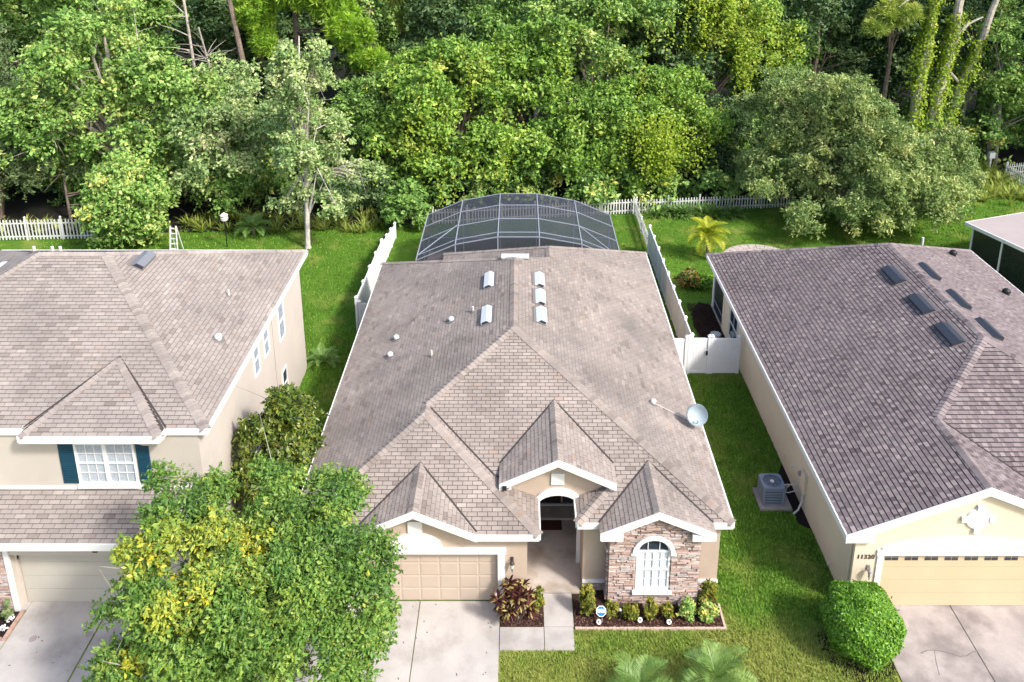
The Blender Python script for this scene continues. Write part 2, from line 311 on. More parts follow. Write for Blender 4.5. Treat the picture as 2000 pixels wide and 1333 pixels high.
class Roof:
    def __init__(s, house, name, shingle_mat, deck_mat, expo=0.142, tab=0.318, laminated=False, seed=1):
        s.house = house; s.sm = shingle_mat; s.dm = deck_mat; s.expo = expo; s.tab = tab; s.lam = laminated; s.jt = 0.003 if laminated else 0.009
        s.pieces = []; s.caps = []; s.valleys = []; s.deck = MB(); s.rng = random.Random(seed)
    def frame(s, pts):
        n = Vector((0, 0, 0)); k = len(pts)
        for i in range(k):
            p, q = pts[i], pts[(i + 1) % k]; n += Vector(((p.y - q.y) * (p.z + q.z), (p.z - q.z) * (p.x + q.x), (p.x - q.x) * (p.y + q.y)))
        n.normalize()
        if n.z < 0: n = -n
        a = Vector((-n.y, n.x, 0)).normalized(); b = n.cross(a)
        if b.z < 0: b = -b; a = -a
        return n, a, b
    def plane(s, pts, visible=True, phase=0.0):
        pts = [Vector(p) for p in pts]; n, a, b = s.frame(pts); o = min(pts, key=lambda p: p.z)
        poly = [((p - o).dot(a), (p - o).dot(b)) for p in pts]
        s.deck.prism([poly], lambda u, v, d: o + a * u + b * v + n * d, -0.004, -0.11)
        if not visible: return n
        rng = s.rng; bmin = min(p[1] for p in poly); bmax = max(p[1] for p in poly); amin = min(p[0] for p in poly); amax = max(p[0] for p in poly)
        rows = int(math.ceil((bmax - bmin) / s.expo))
        for r in range(rows):
            b0 = bmin + r * s.expo; b1 = b0 + s.expo - (0.03 if s.lam else 0.014)
            u = amin - s.tab * ((0.5 if r % 2 else 0.0) + rng.uniform(0, 0.06)) - rng.uniform(0, s.tab if s.lam else 0.02)
            toothed = False
            while u < amax:
                wd = rng.uniform(0.09, 0.26) if s.lam else s.tab
                toothed = not toothed
                q = clip_poly(poly, u + s.jt, u + wd - s.jt, b0, b1)
                if len(q) >= 3:
                    if s.lam:
                        tone = rng.gauss(0.62, 0.14) if toothed else rng.gauss(0.34, 0.14); hi = 0.024 if toothed else 0.013
                    else:
                        g = rng.random(); tone = rng.gauss(0.5, 0.17); hi = 0.015 + rng.uniform(-0.002, 0.004)
                        if g < 0.025: tone = rng.uniform(0.0, 0.12)
                        elif g < 0.045: tone = rng.uniform(0.88, 0.94)
                        elif g < 0.053: tone = 1.0
                    full = len(q) == 4 and abs(abs((q[0][0] - q[2][0]) * (q[0][1] - q[2][1])) - (wd - 2 * s.jt) * (b1 - b0)) < 1e-4
                    s.pieces.append((o, a, b, n, q, b0, b1, hi, min(max(tone, 0.0), 1.0), full))
                u += wd
        return n
    def cap(s, p0, p1, n0, n1, wd=0.17, step=0.16):
        """folded cap shingles from the low end p0 to the high end p1 between planes with normals n0 and n1"""
        p0 = Vector(p0); p1 = Vector(p1); t = (p1 - p0); L = t.length; t.normalize()
        d0 = n0.cross(t).normalized(); d1 = n1.cross(t).normalized()
        if d0.dot(n1) > 0: d0 = -d0
        if d1.dot(n0) > 0: d1 = -d1
        up = (n0 + n1).normalized(); k = max(1, int(L / step))
        for i in range(k):
            q0 = p0 + t * (L * i / k - 0.006); q1 = p0 + t * (L * (i + 1) / k); hi, lo = 0.052, 0.034
            g = s.rng.random(); tone = s.rng.gauss(0.7, 0.14) if g > 0.1 else 0.15
            s.caps.append(([q0 + up * hi, q0 + d0 * wd + n0 * (hi - 0.012), q0 + d1 * wd + n1 * (hi - 0.012),
                            q1 + up * lo, q1 + d0 * wd + n0 * (lo - 0.012), q1 + d1 * wd + n1 * (lo - 0.012),
                            q0 + d0 * wd - n0 * 0.004, q0 + d1 * wd - n1 * 0.004, q1 + d0 * wd - n0 * 0.004, q1 + d1 * wd - n1 * 0.004, q0 - up * 0.004],
                           [(0, 3, 4, 1), (0, 2, 5, 3), (1, 4, 8, 6), (2, 7, 9, 5), (0, 1, 6, 10), (0, 10, 7, 2)], min(max(tone, 0), 1)))
    def valley(s, p0, p1, wd=.05):
        s.valleys.append((Vector(p0) + Vector((0, 0, .03)), Vector(p1) + Vector((0, 0, .03)), wd))
    def finish(s, singles=300):
        roof = s.deck.build('roof', s.dm, s.house)
        def ctr(pc):
            o, a, b, n, q = pc[:5]; u = sum(p[0] for p in q) / len(q); v = sum(p[1] for p in q) / len(q); return o + a * u + b * v
        order = sorted(range(len(s.pieces)), key=lambda i: (ctr(s.pieces[i]) - CAM).length * (1 if s.pieces[i][9] else 9))
        def in_view(i):
            c = ctr(s.pieces[i]); zc = c.y * 0.9579 - (c.z - 22) * 0.2872; return abs(12 + 1634 * c.x / zc) < 990
        chosen = set([i for i in order if s.pieces[i][9] and in_view(i)][:singles]); mesh_cache = {}
        rest = MB()
        for i, (o, a, b, n, q, b0, b1, hi, tone, full) in enumerate(s.pieces):
            lo = 0.004
            def h(v): return hi + (lo - hi) * (v - b0) / s.expo
            m = len(q)
            fs = [tuple(range(m))] + [(j, (j + 1) % m, (j + 1) % m + m, j + m) for j in range(m)]
            if i in chosen:
                c = ctr(s.pieces[i]); wd = max(p[0] for p in q) - min(p[0] for p in q); hgt = b1 - b0; kt = round(tone * 11)
                key = (kt, round(wd * 100), round(hi * 500))
                if key not in mesh_cache:
                    me = bpy.data.meshes.new('shingle'); Q = [(-wd / 2, -hgt / 2), (wd / 2, -hgt / 2), (wd / 2, hgt / 2), (-wd / 2, hgt / 2)]
                    hh = [hi, hi, lo, lo]
                    me.from_pydata([(x, y, z) for (x, y), z in zip(Q, hh)] + [(x, y, -0.003) for x, y in Q], [], [(0, 1, 2, 3), (0, 4, 5, 1), (1, 5, 6, 2), (2, 6, 7, 3), (3, 7, 4, 0)])
                    at = me.attributes.new('tone', 'FLOAT', 'FACE'); at.data.foreach_set('value', [kt / 11] * 5); me.materials.append(s.sm); mesh_cache[key] = me
                ob = bpy.data.objects.new('shingle', mesh_cache[key]); link(ob, roof, c)
                aa = a if a.cross(b).dot(n) > 0 else -a
                ob.rotation_euler = Matrix((aa, b, n)).transposed().to_euler()
            else:
                rest.add([o + a * u + b * v + n * h(v) for u, v in q] + [o + a * u + b * v - n * 0.003 for u, v in q], fs, tone)
        r = rest.build('shingle', s.sm, roof); r['kind'] = 'stuff'
        for q0, q1, wd in s.valleys: MB().beam(q0, q1, wd, .02).build('valley', M['flash_dark'], roof)
        cs = sorted(s.caps, key=lambda c: (c[0][0] - CAM).length)
        for vs, fs, tone in cs[:singles]: MB().add(vs, fs, tone).build('ridge_cap', s.sm, roof)
        if len(cs) > singles:
            mb = MB()
            for vs, fs, tone in cs[singles:]: mb.add(vs, fs, tone)
            mb.build('ridge_cap', s.sm, roof)['kind'] = 'stuff'
        return roof

def fascia(house, p0, p1, h=0.21, th=0.05, out=(0, -1, 0), name='fascia'):
    """white board hung under the roof edge from p0 to p1, its outer face towards out"""
    p0 = Vector(p0); p1 = Vector(p1); o = Vector(out) * th; dz = Vector((0, 0, h)); up = Vector((0, 0, 0.012))
    vs = [p0 + up, p1 + up, p1 + up + o, p0 + up + o]; vs += [v - dz for v in vs]
    return MB().add(vs, [(0, 1, 2, 3), (7, 6, 5, 4), (0, 4, 5, 1), (1, 5, 6, 2), (2, 6, 7, 3), (3, 7, 4, 0)]).build(name, M['white'], house)
def rake(house, xl, zl, xm, zm, xr, zr, y, h=0.22, th=0.05):
    """the two sloping boards of a gable joined at the apex"""
    for (xa, za, xb, zb) in ((xl, zl, xm, zm), (xm, zm, xr, zr)):
        MB().prism([[(xa, za + 0.012), (xb, zb + 0.012), (xb, zb - h), (xa, za - h)]], XZ, y - th, y).build('rake_board', M['white'], house)

# ------------------------------------------------------------------ ground sheets
def sheet(name, pts, z, m, label=None, cat=None, parent=None, kind='structure', thick=None):
    mb = MB(); mb.prism([pts], XY, z, z - (thick if thick else 0.003))
    o = mb.build(name, m, parent); return tag(o, label, cat, None, kind)
rect = lambda x0, x1, y0, y1: [(x0, y0), (x1, y0), (x1, y1), (x0, y1)]
g = MB(); g.add([(-700, -300, 0), (700, -300, 0), (700, 900, 0), (-700, 900, 0)], [(0, 1, 2, 3)])
tag(g.build('ground', M['lawn']), 'green mown lawn running between and behind the houses', 'lawn', None, 'structure')
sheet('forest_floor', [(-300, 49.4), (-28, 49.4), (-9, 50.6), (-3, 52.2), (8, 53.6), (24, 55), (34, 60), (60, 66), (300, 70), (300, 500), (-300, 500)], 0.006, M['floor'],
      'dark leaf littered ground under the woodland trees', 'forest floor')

def slabs(name, label, cat, rects, m, z, th=0.12, gapm=None):
    e = empty(name, (rects[0][0], rects[0][2], 0), label, cat, None, 'structure')
    for r in rects: bx('slab', m, e, *r, z - th, z)
    return e
slabs('driveway', 'pale pinkish concrete driveway before the tan garage door', 'driveway', [(-3.085, -0.575, 12.0, 21.06), (-6.6, -3.115, 12.0, 21.06)], M['concrete'], 0.035)
slabs('walkway', 'pale concrete path of square slabs from driveway to porch', 'path', [(0.80, 1.70, 20.13, 21.36), (0.80, 1.68, 19.32, 20.11), (-0.55, 0.78, 19.32, 20.11)], M['concrete'], 0.03)
slabs('porch_floor', 'brown stained concrete porch floor between the garage and the stone bay', 'porch floor', [(0.285, 2.04, 21.38, 24.6), (0.285, 2.04, 24.6, 25.4)], M['porch_concrete'], 0.05)
slabs('driveway', 'weathered cracked grey driveway before the cream garage', 'driveway', [(10.95, 13.565, 12.0, 20.96), (13.595, 17.6, 12.0, 20.96)], M['concrete_grey'], 0.035)
dl = slabs('driveway', 'grey concrete driveway before the two storey house, two dark marks on it', 'driveway', [(-15.36, -12.86, 12.0, 21.058), (-12.80, -10.4, 12.0, 21.058), (-15.6, -15.375, 20.74, 21.058), (-18.5, -15.40, 12.0, 19.62)], M['concrete'], 0.035)
# the long crack of the cream house's driveway, a real groove of dark filler
ck = MB(); pr = random.Random(3); pts = [(11.9 + 0.22 * i, 19.22 + 0.10 * math.sin(i * 0.9) + pr.uniform(-.03, .03), 0.034) for i in range(9)]
ck.tube(pts, 0.017, 5); ck.tube([pts[2], (12.2, 18.9, .034), (12.1, 18.5, .034)], .009, 5); ck.build('crack', M['flash'], bpy.data.objects['driveway.001'])
# oil marks
for (x, y, rx, ry, m) in ((-14.6, 19.7, .13, .16, 'pipe_grey'), (-12.98, 19.85, .12, .18, 'pipe_grey')):
    MB().lathe([(0.12, 0.0355), (0.115, 0.0385)], (x, y, 0), 14).build('stain', M['pipe_grey'], dl)

# ------------------------------------------------------------------ CENTRE HOUSE
H1 = empty('house', (-0.15, 30, 0), 'tan single storey house with stone bay and arched porch, between two neighbours', 'house')
ze, p = 2.9, 0.42
xl, xr, xm = -6.98, 6.64, -0.17
Y0, Y1 = 20.73, 21.22
A = (xm, 28.03, 5.76); B = (xm, 33.96, 5.76)
Hg = (-3.17, 24.54, ze + p * 3.81); Hg2 = (-3.17, 25.03, ze + p * 3.81)
S1 = (1.47, 35.5, 5.07); S2 = (1.47, 36.66, 5.07)
rf = Roof(H1, 'r', M['shingle_tan'], M['deck'], seed=2)
nL = rf.plane([(xl, Y0, ze), Hg, Hg2, A, B, (xl, 39.33, ze)])
vy = 22.62
V1 = (-3.17 + (25.03 - vy), vy, ze + p * (vy - Y1))
hx = 1.83 + (vy - Y1)
nF = rf.plane([A, Hg2, V1, (hx, vy, ze + p * (vy - Y1)), (1.83, Y1, ze), (xr, Y1, ze)])
nS = rf.plane([(1.83, Y1, ze), (hx, vy, ze + p * (vy - Y1)), (1.83, vy, ze)])
nG = rf.plane([(xl, Y0, ze), (-5.02, Y0, ze), (-3.16, Y0 + .86 / p, ze + .86), (-1.30, Y0, ze), (0.64, Y0, ze), Hg])
nGR = rf.plane([(0.64, Y0, ze), (0.64, vy, ze), (V1[0], vy, ze + p * (0.64 - V1[0])), Hg2, Hg])
nR = rf.plane([(xr, Y1, ze), (xr + 0.1, 40.6, ze), S2, S1, B, A])
rf.plane([B, S1, (-3.9, 39.5, ze), (xl, 39.33, ze)], visible=False)
nB2 = rf.plane([S1, S2, (-3.9, 40.45, ze), (-3.9, 39.45, ze)])
rf.plane([S2, (xr + 0.1, 40.6, ze), (-3.9, 40.45, ze)], visible=False)
nBk = Vector((0, 0.5, 0.86)).normalized()
# porch gable, stone bay gable, garage gable
def gable(xa, za, xmid, zm, xb, zb, yf, yb, yva, yvb):
    na = rf.plane([(xmid, yf, zm), (xmid, yb, zm), (xa, yva, za), (xa, yf, za)])
    nb = rf.plane([(xmid, yf, zm), (xmid, yb, zm), (xb, yvb, zb), (xb, yf, zb)])
    rf.cap((xmid, yf + 0.01, zm), (xmid, yb, zm), na, nb); rf.valley((xa, yva, za), (xmid, yb - .05, zm)); rf.valley((xb, yvb, zb), (xmid, yb - .05, zm))
    rake(H1, xa, za, xmid, zm, xb, zb, yf)
    return na, nb
ym = lambda z: Y1 + (z - ze) / p          # where the main front plane has height z
yg = lambda z: Y0 + (z - ze) / p
gable(-0.60, 3.65, 1.25, 4.55, 3.11, 3.65, 22.03, ym(4.55) + .05, ym(3.65), ym(3.65))
gable(2.49, 2.90, 4.25, 3.68, 6.02, 2.90, 20.77, ym(3.68) + .05, ym(2.90), ym(2.90))
gable(-5.05, 2.92, -3.16, 3.79, -1.26, 2.92, 20.69, yg(3.79) + .05, yg(2.92) + .03, yg(2.92) + .03)
rf.cap((xr, Y1, ze), A, nF, nR); rf.cap((xl, Y0, ze), Hg, nG, nL); rf.cap((0.64, Y0, ze), Hg, nG, nGR); rf.cap(Hg, Hg2, nL, nGR)
rf.cap(Hg2, A, nF, nL); rf.cap((1.83, Y1, ze), (hx, vy, ze + p * (vy - Y1)), nF, nS); rf.cap(A, B, nL, nR)
rf.cap((xl, 39.33, ze), B, nL, nBk); rf.cap(S1, S2, nB2, nR); rf.cap((xr + .1, 40.6, ze), S2, nR, nBk)
rf.cap((-3.9, 40.45, ze), S2, nB2, nBk)
rf.valley(V1, Hg2)
rf.finish()
fascia(H1, (-1.30, Y0, ze), (0.64, Y0, ze)); fascia(H1, (xl, Y0, ze), (-5.02, Y0, ze))
fascia(H1, (1.83, Y1, ze), (2.50, Y1, ze)); fascia(H1, (6.02, Y1, ze), (xr, Y1, ze))
fascia(H1, (0.64, Y0, ze), (0.64, vy, ze), out=(1, 0, 0)); fascia(H1, (1.83, Y1, ze), (1.83, vy, ze), out=(-1, 0, 0))
fascia(H1, (xr, Y1, ze), (xr + .1, 40.6, ze), out=(1, 0, 0)); fascia(H1, (xl, Y0, ze), (xl, 39.33, ze), out=(-1, 0, 0))
bx('eave_return', M['white'], H1, 2.52, 3.20, 20.74, 20.90, 2.64, 2.86); bx('eave_return', M['white'], H1, 5.30, 6.00, 20.74, 20.90, 2.64, 2.86)
bx('eave_return', M['white'], H1, 5.62, 6.00, 20.90, 21.22, 2.66, 2.84)
MB().prism([[(1.85, 2.68), (2.5, 2.68), (2.5, 2.69), (1.85, 2.69)]], XZ, 21.22, 21.5).build('soffit', M['white'], H1)
# walls
dx0, dx1 = -5.51, -0.63
MB().prism([[(-6.68, 0), (dx0, 0), (dx0, 2.02), (dx1, 2.02), (dx1, 0), (0.28, 0), (0.28, 2.82), (-1.30, 2.82), (-3.16, 3.62), (-5.0, 2.82), (-6.68, 2.82)]], XZ, 20.97, 21.2).build('wall', M['stucco'], H1)
bx('wall', M['stucco'], H1, 0.06, 0.278, 21.2, 25.4, 0, 2.84)
bx('wall', M['stucco'], H1, -6.68, -6.48, 21.2, 39.0, 0, 2.8)
bx('wall', M['stucco'], H1, 6.15, 6.35, 21.7, 40.2, 0, 2.8)
bx('wall', M['stucco'], H1, -6.48, 6.15, 38.9, 39.1, 0, 2.8)
bx('wall', M['stucco'], H1, 2.05, 2.25, 21.7, 25.4, 0, 2.84)
bx('wall', M['stucco'], H1, 2.05, 2.80, 21.5, 21.7, 0, 2.84); bx('wall', M['stucco'], H1, 5.62, 6.35, 21.5, 21.7, 0, 2.84)
arch_in = arc(1.27, 2.62, 0.66, 0.40, 180, 0, 18)
MB().prism([[(-0.42, 2.55), (0.61, 2.55)] + arch_in + [(1.93, 2.55), (2.93, 2.55), (2.93, 3.64), (1.25, 4.38), (-0.42, 3.64)]], XZ, 22.36, 22.56).build('wall', M['stucco'], H1)
out_a = arc(1.27, 2.60, 0.80, 0.66, 180, 0, 18); in_a = arc(1.27, 2.60, 0.645, 0.41, 0, 180, 18)
MB().prism([[(0.47, 2.46)] + out_a + [(2.07, 2.46), (1.90, 2.46)] + in_a + [(0.64, 2.46)]], XZ, 22.28, 22.36).build('arch_trim', M['white'], H1)
bx('gable_plaque', M['white'], H1, 1.055, 1.475, 22.31, 22.36, 3.40, 3.82)
bx('gable_plaque', M['white'], H1, -3.37, -2.93, 20.92, 20.97, 2.80, 3.20)
# entry: dark door wall at the back of the porch
bx('wall', M['stucco'], H1, 0.28, 2.05, 25.4, 25.55, 0, 3.2)
fd = bx('front_door', M['wood_dark'], H1, 0.36, 1.56, 25.34, 25.40, 0.09, 2.9)
bx('porch_ceiling', M['interior'], H1, 0.28, 2.05, 22.58, 25.4, 2.84, 2.88)  # ceiling added in near-black colour to deepen the porch shade
bx('handle', M['black'], fd, 1.42, 1.47, 25.30, 25.34, 0.95, 1.15)
bx('threshold', M['white'], H1, 0.30, 2.03, 25.25, 25.33, 0.05, 0.085)
bx('threshold', M['pipe'], H1, 0.30, 2.03, 24.56, 24.62, 0.05, 0.075)
bx('side_light', M['glass'], H1, 1.62, 2.0, 25.35, 25.40, 0.1, 2.8)
bx('porch_pilaster', M['white'], H1, 1.93, 2.05, 22.6, 22.72, 0.05, 2.6)
# garage door of raised panels
gd = bx('garage_door', M['door_tan'], H1, dx0, dx1, 21.10, 21.16, 0.035, 2.02)
pw = (dx1 - dx0) / 8
for r in range(4):
    for c in range(8):
        x0 = dx0 + c * pw; z0 = 0.035 + r * 0.495
        MB().add([(x0 + .006, 21.099, z0 + .006), (x0 + pw - .006, 21.099, z0 + .006), (x0 + pw - .006, 21.099, z0 + .489), (x0 + .006, 21.099, z0 + .489),
                  (x0 + .05, 21.090, z0 + .055), (x0 + pw - .05, 21.090, z0 + .055), (x0 + pw - .05, 21.090, z0 + .44), (x0 + .05, 21.090, z0 + .44)],
                 [(4, 5, 6, 7), (0, 1, 5, 4), (1, 2, 6, 5), (2, 3, 7, 6), (3, 0, 4, 7)]).build('door_panel', M['door_tan'], gd)
bx('door_trim', M['white'], H1, dx1, -0.41, 20.91, 20.97, 0.0, 2.02); bx('door_trim', M['white'], H1, -5.73, dx0, 20.91, 20.97, 0.0, 2.02)
bx('door_trim', M['white'], H1, -5.76, -0.37, 20.89, 20.97, 2.02, 2.22)
MB().prism([arc(-3.16, 2.222, 0.83, 0.55, 0, 180, 22)], XZ, 20.91, 20.97).build('arch_trim', M['white'], H1)
# stone bay
bay = [(2.80, 0), (5.62, 0), (5.62, 2.86), (5.5, 2.90), (4.25, 3.50), (3.0, 2.90), (2.80, 2.86)]
wx0, wx1, wz0, wzs = 3.66, 4.70, 0.62, 2.06
whole = [(wx0, wz0)] + [(wx1, wz0)] + arc(4.18, wzs, 0.52, 0.50, 0, 180, 16)
MB().prism([bay, whole], XZ, 20.95, 21.12).build('wall', M['mortar'], H1)
bx('wall', M['mortar'], H1, 2.80, 2.98, 21.12, 21.5, 0, 2.84); bx('wall', M['mortar'], H1, 5.44, 5.62, 21.12, 21.5, 0, 2.84)
STONES = {}
def lay_stones(house, singles=300):
    F5 = [(4, 5, 6, 7), (0, 1, 5, 4), (1, 2, 6, 5), (2, 3, 7, 6), (3, 0, 4, 7)]; L_ = sorted(STONES[house.name], key=lambda q: -q[0]); mb = MB()
    for k, (_, vs, tone) in enumerate(L_):
        if k < singles: MB().add(vs, F5, tone).build('stone', M['stone'], house)
        else: mb.add(vs, F5, tone)
    if len(L_) > singles: mb.build('stone', M['stone'], house)['kind'] = 'stuff'
def stones(house, xa, xb, z0, z1, yf, seed, limit=None, hole=None, axis='x'):
    rng = random.Random(seed); z = z0
    while z < z1 - 0.02:
        h = min(rng.choice([0.04, 0.05, 0.06, 0.07, 0.09]), z1 - z); zc = z + h / 2; spans = [(xa, xb)]
        if limit: spans = [limit(zc)] if limit(zc) else []
        if hole and hole(zc):
            ha, hb = hole(zc); spans = [s for a, b in spans for s in ((a, min(b, ha)), (max(a, hb), b)) if s[1] - s[0] > 0.03]
        for a, b in spans:
            x = a
            while x < b - 0.01:
                l = min(rng.choice([0.16, 0.24, 0.32, 0.40, 0.5]) * rng.uniform(.8, 1.2), b - x)
                if b - x - l < 0.07: l = b - x
                d = rng.uniform(0.008, 0.075); j = lambda s: rng.uniform(-s, s); e = 0.0055
                x0, x1, zz0, zz1 = x + e, x + l - e, z + e, z + h - e
                f = [(x0 + .008, d + j(.008), zz0 + .006 + j(.004)), (x1 - .008, d + j(.008), zz0 + .006 + j(.004)), (x1 - .008, d + j(.008), zz1 - .006 + j(.004)), (x0 + .008, d + j(.008), zz1 - .006 + j(.004))]
                bk = [(x0, -.02, zz0), (x1, -.02, zz0), (x1, -.02, zz1), (x0, -.02, zz1)]
                T = (lambda q: (q[0], yf - q[1], q[2])) if axis == 'x' else (lambda q: (yf - q[1], q[0], q[2]))
                tone = min(max(rng.gauss(.55, .27), 0), 1)
                STONES.setdefault(house.name, []).append((l * h * (1 if axis == 'x' else .2), [T(q) for q in bk + f], tone))
                x += l
        z += h
def bay_lim(z): return (2.80, 5.62) if z < 2.86 else ((4.25 - (3.50 - z) / 0.48, 4.25 + (3.50 - z) / 0.48) if z < 3.44 else None)
def bay_hole(z):
    if z < 0.50: return None
    if z < 0.62: return (3.58, 4.78)
    if z < wzs: return (3.64, 4.72)
    if z < wzs + 0.64: k = math.sqrt(max(0, 1 - ((z - wzs) / 0.64) ** 2)) * 0.66; return (4.18 - k, 4.18 + k)
    return None
stones(H1, 2.80, 5.62, 0.03, 3.46, 20.95, 5, bay_lim, bay_hole)
stones(H1, 20.97, 21.48, 0.03, 2.80, 2.80, 6, axis='y')
stones(H1, 2.06, 2.78, 0.03, 0.38, 21.5, 7); stones(H1, 5.68, 6.34, 0.03, 0.38, 21.5, 8)
lay_stones(H1)
bx('sill_band', M['white'], H1, 2.05, 2.77, 21.42, 21.5, 0.39, 0.47); bx('sill_band', M['white'], H1, 5.68, 6.37, 21.42, 21.5, 0.39, 0.47)
# arched window
MB().prism([arc(4.18, wzs, 0.66, 0.64, 0, 180, 20) + arc(4.18, wzs, 0.52, 0.50, 180, 0, 20)], XZ, 20.86, 20.96).build('window_trim', M['white'], H1)
bx('window_trim', M['white'], H1, 3.48, 3.66, 20.86, 20.95, 1.98, wzs - .001); bx('window_trim', M['white'], H1, 4.70, 4.88, 20.86, 20.95, 1.98, wzs - .001)
win = MB()
win.prism([[(3.655, 0.62), (4.705, 0.62), (4.705, 2.06)] + arc(4.18, 2.06, 0.525, 0.505, 0, 180, 16)[1:-1] + [(3.655, 2.06)],
           [(3.72, 0.70), (4.64, 0.70), (4.64, 2.06)] + arc(4.18, 2.06, 0.46, 0.44, 0, 180, 16)[1:-1] + [(3.72, 2.06)]], XZ, 20.945, 20.985)
wo = win.build('window', M['white'], H1)
bx('sill', M['white'], wo, 3.56, 4.80, 20.84, 20.95, 0.50, 0.62)
bx('rail', M['white'], wo, 3.72, 4.64, 20.945, 20.985, 2.04, 2.11); bx('rail', M['white'], wo, 3.72, 4.64, 20.94, 20.985, 1.36, 1.43)
bx('muntin', M['white'], wo, 4.165, 4.195, 20.952, 20.98, 0.70, 2.04)
for x in (3.95, 4.41): bx('muntin', M['white'], wo, x - .008, x + .008, 20.958, 20.978, 0.70, 2.04)
for z in (1.03, 1.74): bx('muntin', M['white'], wo, 3.72, 4.64, 20.957, 20.976, z - .008, z + .008)
for x in (4.0, 4.36): bx('muntin', M['white'], wo, x - .012, x + .012, 20.95, 20.98, 2.11, 2.47)
MB().prism([[(3.72, 0.70), (4.64, 0.70), (4.64, 2.05), (3.72, 2.05)]], XZ, 20.980, 20.984).build('pane', M['glass_clear'], wo)
MB().prism([arc(4.18, 2.08, 0.46, 0.42, 0, 180, 14)], XZ, 20.98, 20.986).build('pane', M['glass'], wo)
for k in range(34): bx('blind_slat', M['blind'], wo, 3.70, 4.66, 20.988, 20.998, 0.68 + k * 0.041, 0.7185 + k * 0.041)
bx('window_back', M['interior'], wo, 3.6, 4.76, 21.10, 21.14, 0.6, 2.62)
# lamps, camera
def wall_lamp(house, x, y, z, m):
    l = MB(); l.box(x - .045, x + .045, y - .03, y, z - .06, z + .14); l.tube([(x, y - .03, z + .09), (x, y - .14, z + .15), (x, y - .16, z + .06)], .013, 6)
    l.lathe([(.085, .06), (.07, .10), (.02, .14)], (x, y - .16, z - .04), 8); l.lathe([(.03, -.02), (.05, 0)], (x, y - .16, z - .17), 8); l.lathe([(.01, -.12), (.025, -.02)], (x, y - .16, z - .19), 6)
    o = l.build('wall_lamp', m, house); MB().lathe([(.048, -.14), (.075, .03)], (x, y - .16, z - .01), 8).build('lamp_glass', M['lampglass'], o)
wall_lamp(H1, -0.185, 20.97, 1.72, M['bronze'])
bx('security_camera', M['black'], H1, -0.50, -0.36, 21.92, 21.975, 3.50, 3.64)
fl = MB(); fl.lathe([(.03, 0), (.06, .05), (.055, .09)], (-0.28, 22.30, 3.33), 10, (0.2, -1, -.2)); fl.build('flood_lamp', M['pipe'], H1)
# roof vents
def roof_vent(house, c, n, along, L, W, h, m, name='roof_vent'):
    """low off-ridge vent box lying on a slope; c = centre on the roof, along = horizontal direction of its length"""
    c = Vector(c); a = Vector(along).normalized(); n = Vector(n); b = n.cross(a).normalized(); b = b if b.z > 0 else -b
    P = lambda u, v, d: c + a * u + b * v + n * d
    mb = MB(); l2, w2 = L / 2, W / 2
    mb.add([P(-l2, -w2, h * .9), P(l2, -w2, h * .9), P(l2, w2 * .2, h), P(l2, w2, .03), P(-l2, w2, .03), P(-l2, w2 * .2, h)] +
           [P(-l2, -w2, .01), P(l2, -w2, .01), P(l2, w2, .01), P(-l2, w2, .01)],
           [(0, 1, 2, 5), (5, 2, 3, 4), (0, 6, 7, 1), (1, 7, 8, 3, 2), (0, 5, 4, 9, 6), (6, 9, 8, 7)])
    o = mb.build(name, m, house)
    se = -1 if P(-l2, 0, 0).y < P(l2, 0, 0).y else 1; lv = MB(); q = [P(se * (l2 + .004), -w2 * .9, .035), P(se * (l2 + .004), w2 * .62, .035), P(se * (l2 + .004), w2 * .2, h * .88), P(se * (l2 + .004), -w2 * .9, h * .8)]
    lv.add(q + [p_ - a * (se * .01) for p_ in q], [(0, 1, 2, 3), (7, 6, 5, 4), (0, 4, 5, 1), (1, 5, 6, 2), (2, 6, 7, 3), (3, 7, 4, 0)]); lv.build('end_shadow', M['vent_dark'], o)  # dark plate, shade of the vent's near end put into its colour
    fb = MB(); fb.add([P(-l2 - .06, -w2 - .02, .03), P(l2 + .06, -w2 - .02, .03), P(l2 + .06, w2 + .12, .026), P(-l2 - .06, w2 + .12, .026), P(-l2 - .06, -w2 - .02, .0), P(l2 + .06, -w2 - .02, .0), P(l2 + .06, w2 + .12, 0), P(-l2 - .06, w2 + .12, 0)],
        [(0, 1, 2, 3), (7, 6, 5, 4), (0, 4, 5, 1), (1, 5, 6, 2), (2, 6, 7, 3), (3, 7, 4, 0)]); fb.build('flashing', M['flash'], o)
zl = lambda x: ze + p * (x - xl); zrr = lambda x: ze + p * (xr - x)
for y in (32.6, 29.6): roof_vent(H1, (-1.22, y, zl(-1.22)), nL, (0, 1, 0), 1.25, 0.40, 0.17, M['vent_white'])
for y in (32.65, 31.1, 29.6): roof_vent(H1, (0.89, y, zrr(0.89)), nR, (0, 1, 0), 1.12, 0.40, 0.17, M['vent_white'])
def dome_vent(house, c, n, r, m):
    o = MB().lathe([(r * .75, 0), (r * .75, r * .7), (r, r * .72), (r * .9, r * 1.2), (r * .5, r * 1.55), (r * .1, r * 1.65)], c, 14).build('vent_cap', m, house, smooth=False)
    MB().lathe([(r * 1.7, .018), (r * 1.6, .034)], Vector(c), 14, n).build('flashing', M['flash'], o)
def pipe_vent(house, c, n, h, r, m):
    o = MB().tube([Vector(c) - Vector((0, 0, .05)), Vector(c) + Vector((0, 0, h))], [r, r], 10).build('vent_pipe', m, house)
    MB().lathe([(r * 3, .02), (r * 1.3, .06)], Vector(c), 10, n).build('flashing', M['flash'], o)
for x, y in ((-2.72, 30.33), (-5.02, 30.55), (-5.09, 29.3)): dome_vent(H1, (x, y, zl(x)), nL, 0.125, M['vent_white'])
